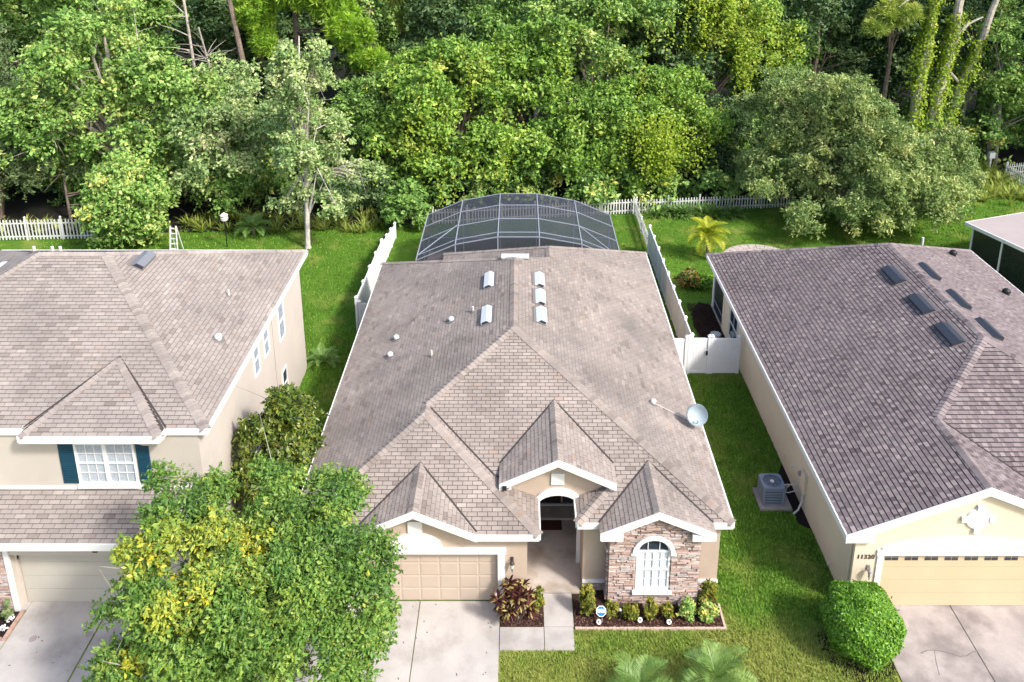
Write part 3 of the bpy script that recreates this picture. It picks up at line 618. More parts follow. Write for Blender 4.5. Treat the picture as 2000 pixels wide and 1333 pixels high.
pipe_vent(H1, (-3.3, 28.1, zl(-3.3)), nL, 0.26, 0.035, M['pipe']); pipe_vent(H1, (-1.83, 30.4, zl(-1.83)), nL, 0.24, 0.045, M['pipe'])
dome_vent(H1, (4.92, 26.3, zrr(4.92)), nR, 0.11, M['pipe'])
bx('roof_vent', M['vent_white'], H1, -0.75, 0.48, 34.2, 34.45, 5.62, 5.74)
# satellite dish on the right slope, a pale run of cable leading up to the vent
dish = empty('satellite_dish', (6.30, 25.75, 3.05), 'pale blue grey satellite dish on the roof edge above the side lawn', 'satellite dish')
dn = Vector((-0.05, -0.92, 0.42)).normalized(); dc = Vector((6.38, 25.72, 3.58))
db = MB(); prof = [(0.05 * i, 0.16 * (0.05 * i) ** 2 / 0.11) for i in range(8)]
db.lathe([(max(r, .004) * 1.08, h) for r, h in prof] + [(0.38, 0.075), (0.355, 0.06)] + [(max(r, .004), h + .012) for r, h in reversed(prof)], dc, 24, dn); db.build('reflector', M['dish'], dish, smooth=False)
MB().tube([(6.34, 25.95, zrr(6.34)), (6.34, 25.92, 3.35), dc - dn * .02], [.025, .025, .03], 8).build('mast', M['pipe_grey'], dish)
MB().tube([dc - Vector((0, 0, .33)) + dn * .05, dc + dn * .30 - Vector((0, 0, .30)), dc + dn * .44 - Vector((0, 0, .16))], .015, 6).build('feed_arm', M['pipe_grey'], dish)
MB().lathe([(.03, 0), (.045, .05), (.03, .1)], dc + dn * .40 - Vector((0, 0, .17)), 8, -dn).build('receiver', M['vent_white'], dish)
bx('foot', M['vent_white'], dish, 6.24, 6.44, 25.86, 26.04, 2.98, 3.045)
cb = MB(); cb.tube([(4.95, 26.28, zrr(4.95) + .045), (5.6, 26.15, zrr(5.6) + .035), (6.3, 25.95, zrr(6.3) + .05)], .012, 5); cb.build('cable', M['pipe'], dish)
tag(bx('doormat', M['mat'], None, 0.66, 1.54, 24.05, 24.50, 0.05, 0.068), 'dark brown doormat on the porch floor before the front door', 'doormat')

# ------------------------------------------------------------------ RIGHT HOUSE
H2 = empty('house', (17, 30, 0), 'cream single storey house with dark slate shingles and long cream garage door', 'house')
a0, b0, xmid = 9.98, 24.1, 17.04; zr = 2.9 + .42 * 7.06
A2 = (xmid, 27.09, zr); B2 = (xmid, 35.25, zr); zg = 2.9 + .42 * 4.08; Cc = (14.06, 24.11, zg); G0 = (14.06, 20.75, zg)
r2 = Roof(H2, 'r', M['shingle_dark'], M['deck_dark'], expo=0.168, laminated=True, tab=0.2, seed=9)
n2L = r2.plane([(a0, 20.75, 2.9), G0, Cc, A2, B2, (a0, 40.43, 2.9)])
n2F = r2.plane([A2, Cc, (18.14, 20.03, 2.9), (b0, 20.03, 2.9)])
n2G = r2.plane([G0, Cc, (17.42, 20.75, 2.9 + .42 * .72)])
n2R = r2.plane([(b0, 20.03, 2.9), A2, B2, (b0, 40.87, 2.9)])
r2.plane([B2, (a0, 40.43, 2.9), (b0, 40.87, 2.9)], visible=False)
r2.cap(Cc, A2, n2L, n2F); r2.cap(G0, Cc, n2L, n2G); r2.cap(A2, B2, n2L, n2R); r2.cap((b0, 20.03, 2.9), A2, n2F, n2R)
r2.cap((a0, 40.43, 2.9), B2, n2L, nBk); r2.cap((b0, 40.87, 2.9), B2, n2R, nBk)
r2.valley((17.42, 20.75, 2.9 + .42 * .72), Cc)
r2.finish()
fascia(H2, (a0, 20.75, 2.9), (a0, 40.43, 2.9), out=(-1, 0, 0)); fascia(H2, (b0, 20.03, 2.9), (b0, 40.87, 2.9), out=(1, 0, 0))
rake(H2, a0 - .05, 2.88, 14.06, zg, 18.14, 2.9, 20.73, h=.26)
bx('eave_return', M['white'], H2, a0 - .03, 10.82, 20.69, 20.98, 2.63, 2.82)
bx('soffit', M['white'], H2, a0 + .01, 10.30, 20.8, 40.2, 2.70, 2.72)
bx('wall', M['stucco_cream'], H2, 10.32, 10.52, 20.98, 36.55, 0, 2.70)
bx('wall', M['stucco_cream'], H2, 10.32, 10.52, 36.6, 37.5, 0, 2.70)
ddx0, ddx1 = 11.22, 16.10
MB().prism([[(10.32, 0), (ddx0, 0), (ddx0, 2.06), (ddx1, 2.06), (ddx1, 0), (17.8, 0), (17.8, 2.78), (14.06, 4.36), (10.32, 2.78)]], XZ, 20.84, 21.02).build('wall', M['stucco_cream'], H2)
bx('wall', M['stucco_cream'], H2, 17.6, 17.8, 20.98, 21.6, 0, 2.7); bx('wall', M['stucco_cream'], H2, 17.8, 23.8, 20.4, 20.6, 0, 2.7)
bx('wall', M['stucco_cream'], H2, 23.6, 23.8, 20.6, 40.5, 0, 2.75); bx('wall', M['stucco_cream'], H2, 12.4, 23.6, 37.5, 37.7, 0, 2.8)
gd2 = bx('garage_door', M['door_cream'], H2, ddx0, ddx1, 20.92, 20.965, 0.035, 2.06)
for r in range(4):
    z0 = 0.04 + r * 0.505
    bx('door_panel', M['door_cream'], gd2, ddx0 + .02, ddx1 - .02, 20.897, 20.919, z0 + .005, z0 + .500)
for k in range(8):
    x = 11.31 + k * 0.615
    for sx in (0, 0.215):
        for (za, zb) in ((1.80, 1.905), (1.94, 2.035)):
            bx('door_window', M['glass'], gd2, x + sx, x + sx + .19, 20.886, 20.896, za, zb)
bx('door_trim', M['white'], H2, 11.03, ddx0, 20.80, 20.84, 0, 2.06); bx('door_trim', M['white'], H2, ddx1, 16.3, 20.80, 20.84, 0, 2.06)
hz = [(11.0, 2.06), (16.33, 2.06), (16.33, 2.26)] + [(13.66 + 2.55 * math.cos(R(t)), 2.26 + .47 * math.sin(R(t))) for t in range(0, 181, 10)] + [(11.0, 2.26)]
MB().prism([hz], XZ, 20.79, 20.84).build('arch_trim', M['white'], H2)
# round medallion with four keystones
mcx, mcz = 13.90, 3.42; med = MB(); med.lathe([(.38, 0), (.36, .05), (.25, .06)], (mcx, 20.84, mcz), 28, (0, -1, 0)); mo = med.build('gable_medallion', M['white'], H2)
for dx_, dz_ in ((0, .42), (0, -.42), (.42, 0), (-.42, 0)): bx('keystone', M['white'], mo, mcx + dx_ - .09, mcx + dx_ + .09, 20.76, 20.84, mcz + dz_ - .09, mcz + dz_ + .09)
wall_lamp(H2, 10.80, 20.84, 1.55, M['pipe_grey'])
cu = bpy.data.curves.new('house_number', 'FONT'); cu.body = '11320'; cu.size = 0.22; cu.extrude = 0.01; cu.align_x = 'CENTER'; cu.materials.append(M['number'])
t = bpy.data.objects.new('house_number', cu); link(t, H2, (10.68, 20.825, 1.92)); t.rotation_euler = (R(90), 0, 0); t = to_mesh(t)
# side wall fittings
bx('meter_box', M['stucco_cream'], H2, 10.22, 10.32, 24.95, 25.35, 0.75, 1.55)
MB().lathe([(.10, 0), (.10, .08), (.07, .13)], (10.32, 25.55, 1.2), 14, (-1, 0, 0)).build('electric_meter', M['pipe_grey'], H2)
MB().lathe([(.09, 0), (.09, .03), (.05, .06)], (10.32, 26.4, .85), 14, (-1, 0, 0)).build('dryer_vent', M['pipe'], H2)
MB().tube([(10.27, 25.1, .75), (10.24, 25.05, .4), (10.1, 24.95, .12), (9.9, 24.85, .03)], .035, 8).build('drain_pipe', M['pipe'], H2)
for y, z in ((28.0, .4), (22.3, .35), (27.3, .6), (32.2, .45)): MB().tube([(10.32, y, z), (10.22, y, z), (10.2, y, z - .1)], .022, 6).build('hose_tap', M['pipe'], H2)
# screened corner lanai
bx('post', M['white'], H2, 10.32, 10.50, 39.85, 40.05, 0, 2.7); bx('post', M['stucco_cream'], H2, 10.30, 10.55, 37.5, 37.75, 0, 2.7)
bx('screen_panel', M['screen_dark'], H2, 10.38, 10.39, 37.75, 39.85, 0.0, 2.7)
bx('screen_rail', M['alu'], H2, 10.36, 10.41, 37.75, 39.85, .55, .60)
bx('wall', M['interior'], H2, 12.3, 12.4, 37.5, 40.2, 0, 2.7); bx('wall', M['stucco_cream'], H2, 10.55, 12.4, 37.70, 37.8, 0, 2.7)
bx('screen_panel', M['screen_dark'], H2, 10.5, 23.6, 39.95, 39.96, 0, 2.7)
bx('lanai_floor', M['concrete'], H2, 10.32, 23.6, 37.8, 40.2, 0, .06)
def window_x(house, X, y0, y1, z0, z1, out, pm, nx=2, nz=2):
    """window in a wall whose face is the plane x = X; out = -1 or 1, the way it faces"""
    f = MB(); th = .045
    for a in ((y0, y1, z0, z0 + .05), (y0, y1, z1 - .05, z1), (y0, y0 + .05, z0 + .05, z1 - .05), (y1 - .05, y1, z0 + .05, z1 - .05)):
        f.box(*sorted((X, X + out * th)), *a)
    o = f.build('window', M['white'], house)
    zc = (z0 + z1) / 2
    bx('pane', pm, o, *sorted((X + out * .004, X + out * .016)), y0 + .05, y1 - .05, z0 + .05, z1 - .05)
    bx('rail', M['white'], o, *sorted((X + out * .012, X + out * .04)), y0 + .05, y1 - .05, zc - .03, zc + .03)
    for i in range(1, nx): yy = y0 + (y1 - y0) * i / nx; bx('muntin', M['white'], o, *sorted((X + out * .014, X + out * .028)), yy - .01, yy + .01, z0 + .05, z1 - .05)
    return o
window_x(H2, 10.32, 34.9, 36.3, .55, 2.15, -1, M['glass'])
z2 = lambda x: 2.9 + .42 * (x - a0); z2r = lambda x: 2.9 + .42 * (b0 - x)
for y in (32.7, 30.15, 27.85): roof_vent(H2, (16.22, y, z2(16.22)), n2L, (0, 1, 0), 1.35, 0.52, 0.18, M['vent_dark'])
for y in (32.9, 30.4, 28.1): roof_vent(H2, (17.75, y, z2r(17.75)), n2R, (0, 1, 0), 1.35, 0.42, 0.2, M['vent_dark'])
for x, y in ((21.6, 38.0), (22.4, 34.6)): dome_vent(H2, (x, y, z2r(x)), n2R, .19, M['black'])
pipe_vent(H2, (20.2, 38.4, z2r(20.2) - .4), n2R, .62, .06, M['pipe'])

# ------------------------------------------------------------------ LEFT HOUSE (two storeys)
H3 = empty('house', (-16, 28, 0), 'two storey pale stucco house with navy shutters and grey tan shingle roof', 'house')
zt, ya, yb_, xe, xw = 5.8, 21.9, 34.67, -9.57, -23.4
R1 = (-15.27, 28.28, 8.68); L1 = (-17.7, 28.28, 8.68)
r3 = Roof(H3, 'r', M['shingle_left'], M['deck'], expo=0.15, tab=0.34, seed=4)
n3F = r3.plane([(xe, ya, zt), (xw, ya, zt), L1, R1])
n3R = r3.plane([(xe, ya, zt), R1, (xe, yb_, zt)])
n3L = r3.plane([(xw, ya, zt), L1, (xw, yb_, zt)])
r3.plane([R1, L1, (xw, yb_, zt), (xe, yb_, zt)], visible=False)
D0, D1, D2 = (-15.1, 21.53, 5.80), (-10.86, 21.53, 5.80), (-13.1, 24.2, 6.86)
n3D = r3.plane([D0, D1, D2])
nd1 = r3.plane([D1, D2, (-10.80, 21.93, 5.80)], visible=False); nd0 = r3.plane([D0, D2, (-15.16, 21.93, 5.80)], visible=False)
r3.cap((xe, ya, zt), R1, n3F, n3R); r3.cap((xw, ya, zt), L1, n3F, n3L); r3.cap(L1, R1, n3F, nBk); r3.cap((xe, yb_, zt), R1, n3R, nBk)
r3.cap(D1, D2, n3D, Vector((.45, .2, .85)).normalized()); r3.cap(D0, D2, n3D, Vector((-.45, .2, .85)).normalized())
LW = 3.62
n3Lo = r3.plane([(-18.6, 20.33, 2.95), (-9.70, 20.33, 2.95), (-9.70, 21.96, LW), (-18.6, 21.96, LW)])
r3.valley((-10.80, 21.93, 5.80), D2); r3.valley((-15.16, 21.93, 5.80), D2)
r3.finish()
fascia(H3, (xw, ya, zt), (-15.12, ya, zt)); fascia(H3, (-10.84, ya, zt), (xe, ya, zt)); fascia(H3, (-15.1, 21.53, zt), (-10.86, 21.53, zt), h=.24)
fascia(H3, (-10.86, 21.50, zt), (-10.82, 21.9, zt), out=(1, 0, 0)); fascia(H3, (-15.1, 21.50, zt), (-15.14, 21.9, zt), out=(-1, 0, 0))
fascia(H3, (xe, ya - .05, zt), (xe, yb_, zt), out=(1, 0, 0)); fascia(H3, (xe, yb_, zt), (xw, yb_, zt), out=(0, 1, 0))
fascia(H3, (-18.6, 20.33, 2.95), (-9.70, 20.33, 2.95), h=.24); fascia(H3, (-9.70, 20.33, 2.95), (-9.70, 21.96, LW), out=(1, 0, 0))
bx('soffit', M['white'], H3, -15.1, -10.86, 21.55, 21.93, 5.56, 5.58)
bx('wall', M['stucco_left'], H3, -23.1, -9.85, 21.93, 22.13, 0, 5.70)
bx('wall', M['stucco_left'], H3, -10.05, -9.85, 22.13, 34.2, 0, 5.70)
bx('wall', M['stucco_left'], H3, -23.1, -10.05, 34.0, 34.2, 0, 5.70)
bx('flashing', M['white'], H3, -18.6, -9.86, 21.885, 21.93, LW - .06, LW + .06)
for xc in (-14.45, -11.35):
    MB().prism([[(xc + .36 * math.cos(R(t)), 5.56 + .19 * math.sin(R(t)) * 1.0) for t in range(180, 361, 12)]], XZ, 21.66, 21.93).build('eave_corbel', M['stucco_left'], H3)
# upper window pair with shutters
uw = MB(); ux0, ux1, uz0, uz1 = -13.72, -11.86, 3.80, 5.30
for a in ((ux0, ux1, uz0, uz0 + .06), (ux0, ux1, uz1 - .06, uz1), (ux0, ux0 + .07, uz0 + .06, uz1 - .06), (ux1 - .07, ux1, uz0 + .06, uz1 - .06), (-12.85, -12.73, uz0 + .06, uz1 - .06)):
    uw.box(a[0], a[1], 21.87, 21.93, a[2], a[3])
uo = uw.build('window', M['white'], H3); bx('sill', M['white'], uo, ux0 - .03, ux1 + .03, 21.81, 21.93, uz0 - .13, uz0)
for (xa, xb) in ((ux0 + .07, -12.85), (-12.73, ux1 - .07)):
    bx('rail', M['white'], uo, xa, xb, 21.88, 21.92, 4.53, 4.58)
    for i in (1, 2): xx = xa + (xb - xa) * i / 3; bx('muntin', M['white'], uo, xx - .009, xx + .009, 21.895, 21.915, uz0 + .06, uz1 - .06)
    for z in (4.20, 4.90): bx('muntin', M['white'], uo, xa, xb, 21.894, 21.913, z - .009, z + .009)
    bx('pane', M['glass_clear'], uo, xa, xb, 21.916, 21.920, uz0 + .06, uz1 - .06)
    bx('blind', M['blind_grey'], uo, xa, xb, 21.923, 21.928, uz0 + .06, uz1 - .06)
for (xa, xb) in ((-14.22, -13.76), (-11.82, -11.42)):
    sh = MB(); sh.box(xa, xb, 21.90, 21.93, 3.80, 5.30); so_ = sh.build('shutter', M['navy'], H3)
    for (za, zb) in ((3.86, 4.5), (4.58, 5.24)):
        k = 0; z = za
        while z < zb - .05: bx('louvre', M['navy'], so_, xa + .05, xb - .05, 21.885, 21.90, z, z + .045); z += .064
# side windows
for (y0, y1, z0, z1, pm) in ((30.55, 31.35, 3.55, 5.2, 'glass_blue'), (28.55, 29.2, 4.05, 5.3, 'glass_blue'), (27.3, 27.95, 4.0, 5.3, 'glass_blue'), (30.45, 31.1, .85, 2.2, 'glass')):
    window_x(H3, -9.85, y0, y1, z0, z1, 1, M[pm], nx=1)
bx('wall_joint', M['pipe_grey'], H3, -9.852, -9.842, 29.75, 29.79, 0.0, 5.5)
MB().tube([(-9.82, 25.6, 1.6), (-9.78, 25.6, .9), (-9.8, 25.7, .4)], .03, 6).build('drain_pipe', M['pipe'], H3)
# garage
bx('wall', M['stucco_left'], H3, -18.3, -15.56, 20.75, 20.95, 0, 2.72); bx('wall', M['stucco_left'], H3, -15.56, -9.86, 20.75, 20.95, 2.12, 2.72); bx('wall', M['stucco_left'], H3, -10.65, -9.86, 20.75, 20.95, 0, 2.12)
bx('wall', M['stucco_left'], H3, -10.06, -9.86, 20.95, 21.93, 0, 2.75); bx('wall', M['stucco_left'], H3, -18.3, -18.1, 20.95, 21.93, 0, 2.75)
bx('door_jamb', M['stucco_left'], H3, -15.62, -15.50, 20.95, 21.06, 0.0, 2.12)
gd3 = bx('garage_door', M['door_left'], H3, -15.50, -10.6, 21.06, 21.11, 0.035, 2.12)
for r in range(4): bx('door_panel', M['door_left'], gd3, -15.48, -10.62, 21.035, 21.059, .045 + r * .52, .555 + r * .52)
bx('door_trim', M['white'], H3, -15.72, -15.56, 20.69, 20.75, 0, 2.70); bx('door_trim', M['white'], H3, -15.56, -9.9, 20.70, 20.75, 2.52, 2.70)
bx('sensor', M['black'], H3, -15.55, -15.49, 20.965, 21.02, 1.75, 1.95); bx('sensor', M['black'], H3, -12.95, -12.8, 20.66, 20.70, 2.30, 2.50)
stones(H3, -17.6, -15.74, 0.03, 2.30, 20.75, 12); lay_stones(H3); bx('sill_band', M['white'], H3, -18.3, -15.73, 20.67, 20.75, 2.32, 2.48)
f3 = lambda x: zt + .505 * (xe - x)
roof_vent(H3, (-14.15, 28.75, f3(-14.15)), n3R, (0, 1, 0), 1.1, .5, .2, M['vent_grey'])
pipe_vent(H3, (-11.1, 28.9, f3(-11.1) ), n3R, .28, .035, M['pipe']); dome_vent(H3, (-10.6, 26.2, f3(-10.6)), n3R, .14, M['vent_white'])
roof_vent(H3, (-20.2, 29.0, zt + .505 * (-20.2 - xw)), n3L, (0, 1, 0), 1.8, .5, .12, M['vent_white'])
for x in (-18.5, -17.8, -17.5): pipe_vent(H3, (x, 29.3, 8.68 - .45), Vector((0, .4, .9)).normalized(), .24, .06, M['pipe'])

# ------------------------------------------------------------------ FENCES
def vinyl_run(e, p0, p1, n, h0, h1, t=.05, step=False):
    """n bays of solid vinyl panels with rails, a capped post at each end"""
    p0 = Vector((*p0, 0)); p1 = Vector((*p1, 0)); d = (p1 - p0); L = d.length; d.normalize(); sd = Vector((-d.y, d.x, 0))
    hs = [h0 + (h1 - h0) * i / n for i in range(n + 1)]
    for i in range(n + 1):
        p = p0 + d * (L * i / n); h = hs[i] + .06
        mb = MB(); mb.beam(p, p + Vector((0, 0, h)), .127, .127, up=sd); po = mb.build('post', M['vinyl'], e)
        cp = MB(); q = p + Vector((0, 0, h)); a, b = d * .085, sd * .085
        cp.add([q - a - b, q + a - b, q + a + b, q - a + b] + [x + Vector((0, 0, .03)) for x in (q - a - b, q + a - b, q + a + b, q - a + b)] + [q + Vector((0, 0, .12))],
               [(3, 2, 1, 0), (0, 1, 5, 4), (1, 2, 6, 5), (2, 3, 7, 6), (3, 0, 4, 7), (4, 5, 8), (5, 6, 8), (6, 7, 8), (7, 4, 8)]); cp.build('post_cap', M['vinyl'], po)
        if i < n:
            q0 = p + d * .066; q1 = p0 + d * (L * (i + 1) / n) - d * .066; ha, hb = hs[i] - .05, hs[i + 1] - .05
            k = 6
            for j in range(k):
                u0 = q0 + (q1 - q0) * (j / k) + d * .003; u1 = q0 + (q1 - q0) * ((j + 1) / k) - d * .003; w_ = sd * t * .32
                za = ha + (hb - ha) * j / k - .08; zb = ha + (hb - ha) * (j + 1) / k - .08
                MB().add([u0 - w_ + Vector((0, 0, .12)), u1 - w_ + Vector((0, 0, .12)), u1 - w_ + Vector((0, 0, zb)), u0 - w_ + Vector((0, 0, za)), u0 + w_ + Vector((0, 0, .12)), u1 + w_ + Vector((0, 0, .12)), u1 + w_ + Vector((0, 0, zb)), u0 + w_ + Vector((0, 0, za))],
                    [(0, 1, 2, 3), (7, 6, 5, 4), (0, 4, 5, 1), (1, 5, 6, 2), (2, 6, 7, 3), (3, 7, 4, 0)]).build('board', M['vinyl'], e)
            for z0, z1 in ((ha - .04, hb - .04), (.09, .09)):
                rl = MB(); rl.beam(q0 + Vector((0, 0, z0)), q1 + Vector((0, 0, z1)), .055, .13); rl.build('rail', M['vinyl'], e)
fr = empty('vinyl_fence', (8, 40, 0), 'long white vinyl fence with capped posts beside the tan house, dividing the back yards', 'fence')
vinyl_run(fr, (7.98, 34.0), (7.95, 46.6), 8, 1.84, 1.78)
ft = empty('vinyl_fence', (8.6, 33.8, 0), 'short white vinyl fence with gate closing the side passage by the cream wall', 'fence')
vinyl_run(ft, (6.75, 33.8), (7.70, 33.8), 1, 1.84, 1.84); vinyl_run(ft, (7.84, 33.8), (8.74, 33.8), 1, 1.86, 1.86); vinyl_run(ft, (8.87, 33.8), (10.10, 33.8), 1, 1.86, 1.84)
lb = MB(); lb.box(8.60, 8.68, 33.70, 33.74, 1.0, 1.2); lb.build('latch', M['black'], ft)
fl_ = empty('vinyl_fence', (-8, 43, 0), 'white vinyl fence sloping down to the glossy bush by the tan house', 'fence')
vinyl_run(fl_, (-8.08, 37.5), (-7.93, 44.6), 4, 1.86, 1.76); vinyl_run(fl_, (-7.92, 44.75), (-7.8, 48.9), 3, 1.6, .95)
vinyl_run(fl_, (-7.92, 37.5), (-6.74, 37.5), 1, 1.62, 1.62)
PK = {}
def picket_run(e, p0, p1, h, gap=.2, wd=.085):
    p0 = Vector((*p0, 0)); p1 = Vector((*p1, 0)); d = p1 - p0; L = d.length; d.normalize(); sd = Vector((-d.y, d.x, 0)); ang = math.atan2(d.y, d.x)
    if (h, wd) not in PK:
        m = MB(); m.prism([[(-wd / 2, .05), (wd / 2, .05), (wd / 2, h - .07), (0, h), (-wd / 2, h - .07)]], XZ, -.01, .012)
        t_ = m.build('picket', M['picket'], e, (0, 0, 0)); PK[(h, wd)] = t_.data; C.objects.unlink(t_); bpy.data.objects.remove(t_)
    n = int(L / gap)
    for i in range(n + 1):
        q = p0 + d * (i * gap) - sd * .03
        o = bpy.data.objects.new('picket', PK[(h, wd)]); link(o, e, q); o.rotation_euler = (random.uniform(-.015, .015), random.uniform(-.02, .02), ang)
    for z in (.25, h - .28):
        MB().beam(p0 + Vector((0, 0, z)), p1 + Vector((0, 0, z)), .04, .08).build('rail', M['picket'], e)
    k = max(1, round(L / 2.4))
    for i in range(k + 1):
        q = p0 + d * (L * i / k) + sd * .02
        po = MB().beam(q, q + Vector((0, 0, h + .1)), .1, .1, up=sd).build('post', M['picket'], e)
        MB().lathe([(.075, 0), (.075, .02), (.01, .09)], q + Vector((0, 0, h + .1)), 8).build('post_cap', M['picket'], po)
pf = empty('picket_fence', (1, 52, 0), 'white picket fence seen through the dark pool cage and past it', 'fence')
picket_run(pf, (-5.6, 51.0), (7.85, 52.95), 1.12)
pf2 = empty('picket_fence', (12.5, 53.4, 0), 'white picket fence half hidden by strappy plants, behind the wide right lawn', 'fence')
picket_run(pf2, (8.05, 52.98), (19.0, 54.1), 1.05)
pf3 = empty('picket_fence', (7.95, 50, 0), 'low white picket fence continuing the tall vinyl fence to the back corner', 'fence')
picket_run(pf3, (7.95, 46.8), (7.93, 52.7), 1.0, gap=.17)
pf4 = empty('picket_fence', (-31, 48.6, 0), 'weathered picket fence under the dark oak, behind the two storey house', 'fence')
picket_run(pf4, (-37.5, 48.3), (-26.6, 48.8), 1.42, gap=.21)
pf5 = empty('picket_fence', (37.2, 58, 0), 'white picket fence corner by the far woodland, beyond the screened porch', 'fence')
picket_run(pf5, (37.25, 60.3), (37.6, 54.5), 1.0, gap=.21); picket_run(pf5, (37.4, 60.4), (41.5, 61.5), 1.0, gap=.21)

# ------------------------------------------------------------------ POOL CAGE
sheet('pool_deck', rect(-5.6, 5.7, 39.1, 46.9), .012, M['concrete_grey'], 'grey concrete pool deck inside the screened cage', 'pool deck')
cg = empty('pool_cage', (0, 43.5, 0), 'arched pool cage of pale frames and dark screen behind the tan house', 'pool cage')
AX = [(-5.42, 2.5), (-3.32, 3.42), (-1.07, 3.85), (1.12, 3.85), (3.37, 3.42), (5.5, 2.5)]; CY_ = [46.75, 44.95, 42.95, 41.1, 40.5]
for i, (x, z) in enumerate(AX):
    MB().beam((x, CY_[0], z), (x, CY_[-1], z), .05, .08).build('beam', M['alu'], cg)
    for y in ((CY_[0],) if 0 < i < 5 else (CY_[0], 44.0, CY_[-1])):
        MB().beam((x, y, 0.012), (x, y, z - .05), .07, .07, up=(0, 1, 0)).build('post', M['alu'], cg)
    if 0 < i < 5: MB().beam((x, CY_[-1], 2.6), (x, CY_[-1], z - .05), .06, .06, up=(0, 1, 0)).build('post', M['alu'], cg)
for i in range(5):
    (xa, za), (xb, zb) = AX[i], AX[i + 1]
    for y in CY_: MB().beam((xa, y, za), (xb, y, zb), .03, .045).build('purlin', M['alu'], cg)
    for j in range(4):
        ya_, yb2 = CY_[j], CY_[j + 1]; MB().add([(xa, ya_, za - .01), (xb, ya_, zb - .01), (xb, yb2, zb - .01), (xa, yb2, za - .01)], [(0, 1, 2, 3)]).build('screen_panel', M['screen'], cg)
    MB().prism([[(xa, .3), (xb, .3), (xb, zb - .03), (xa, za - .03)]], XZ, 46.75, 46.751).v
    MB().add([(xa, 46.75, .1), (xb, 46.75, .1), (xb, 46.75, zb - .03), (xa, 46.75, za - .03)], [(0, 1, 2, 3)]).build('screen_panel', M['screen'], cg)
    MB().add([(xa, 40.5, 2.5), (xb, 40.5, 2.5), (xb, 40.5, zb - .03), (xa, 40.5, za - .03)], [(0, 1, 2, 3)]).build('screen_panel', M['screen'], cg)
MB().beam((AX[0][0], 41.1, AX[0][1]), (AX[1][0], 43.2, AX[1][1]), .04, .05).build('brace', M['alu'], cg)
MB().beam((AX[5][0], 40.6, AX[5][1]), (AX[4][0], 42.95, AX[4][1]), .04, .05).build('brace', M['alu'], cg)
for x in (-5.42, 5.5):
    MB().add([(x, 46.75, .1), (x, 40.5, .1), (x, 40.5, 2.48), (x, 46.75, 2.48)], [(0, 1, 2, 3)]).build('screen_panel', M['screen'], cg)
    for z in (.9,): MB().beam((x, 46.75, z), (x, 40.5, z), .05, .05).build('purlin', M['alu'], cg)
MB().beam((AX[0][0], 46.75, 1.0), (AX[5][0], 46.75, 1.0), .05, .05).build('purlin', M['alu'], cg)

# ------------------------------------------------------------------ SCREENED PORCH far right
sp = empty('screened_porch', (30, 42, 0), 'flat taupe roofed porch with white posts and black screens at the far yard', 'porch')
c0 = Vector((26.25, 45.35, 0)); u = Vector((.945, .327, 0)); v = Vector((.327, -.945, 0))
def pq(a, b, z): return c0 + u * a + v * b + Vector((0, 0, z))
MB().add([pq(0, 0, 2.62), pq(9, 0, 2.62), pq(9, 8.5, 2.62), pq(0, 8.5, 2.62), pq(0, 0, 2.5), pq(9, 0, 2.5), pq(9, 8.5, 2.5), pq(0, 8.5, 2.5)], [(0, 1, 2, 3), (7, 6, 5, 4), (0, 4, 5, 1), (1, 5, 6, 2), (2, 6, 7, 3), (3, 7, 4, 0)]).build('roof', M['porch_roof'], sp)
MB().beam(pq(-.03, -.05, 2.53), pq(-.03, 8.5, 2.53), .06, .2).build('fascia', M['white'], sp); MB().beam(pq(0, -.03, 2.56), pq(9, -.03, 2.56), .06, .12).build('fascia', M['white'], sp)
for b in (.35, 2.35, 4.35, 6.3, 8.3):
    MB().beam(pq(.25, b, 0), pq(.25, b, 2.5), .09, .09, up=v).build('post', M['white'], sp)
    if b < 8: MB().add([pq(.25, b, 0.05), pq(.25, b + 2, 0.05), pq(.25, b + 2, 2.5), pq(.25, b, 2.5)], [(0, 1, 2, 3)]).build('screen_panel', M['screen_dark'], sp)
MB().beam(pq(4.2, .35, 0), pq(4.2, .35, 2.5), .09, .09, up=v).build('post', M['white'], sp)
MB().add([pq(.25, .35, 0.05), pq(8.8, .35, 0.05), pq(8.8, .35, 2.5), pq(.25, .35, 2.5)], [(0, 1, 2, 3)]).build('screen_panel', M['screen_dark'], sp)
MB().add([pq(3.6, .4, 0), pq(3.6, 8.4, 0), pq(3.6, 8.4, 2.5), pq(3.6, .4, 2.5), pq(3.75, .4, 0), pq(3.75, 8.4, 0), pq(3.75, 8.4, 2.5), pq(3.75, .4, 2.5)], [(0, 1, 2, 3), (4, 5, 6, 7), (0, 1, 5, 4), (3, 2, 6, 7), (0, 3, 7, 4), (1, 2, 6, 5)]).build('wall', M['pipe_grey'], sp)
for b0_, b1_, z0_, z1_ in ((1.6, 2.9, .9, 2.1),):
    f = MB(); P4 = lambda b, z: pq(3.55, b, z)
    f.beam(P4(b0_, z0_), P4(b1_, z0_), .06, .09); f.beam(P4(b0_, z1_), P4(b1_, z1_), .06, .09); f.beam(P4(b0_, (z0_ + z1_) / 2), P4(b1_, (z0_ + z1_) / 2), .05, .07)
    f.beam(P4(b0_, z0_), P4(b0_, z1_), .08, .06, up=v); f.beam(P4(b1_, z0_), P4(b1_, z1_), .08, .06, up=v); f.build('window_frame', M['white'], sp)

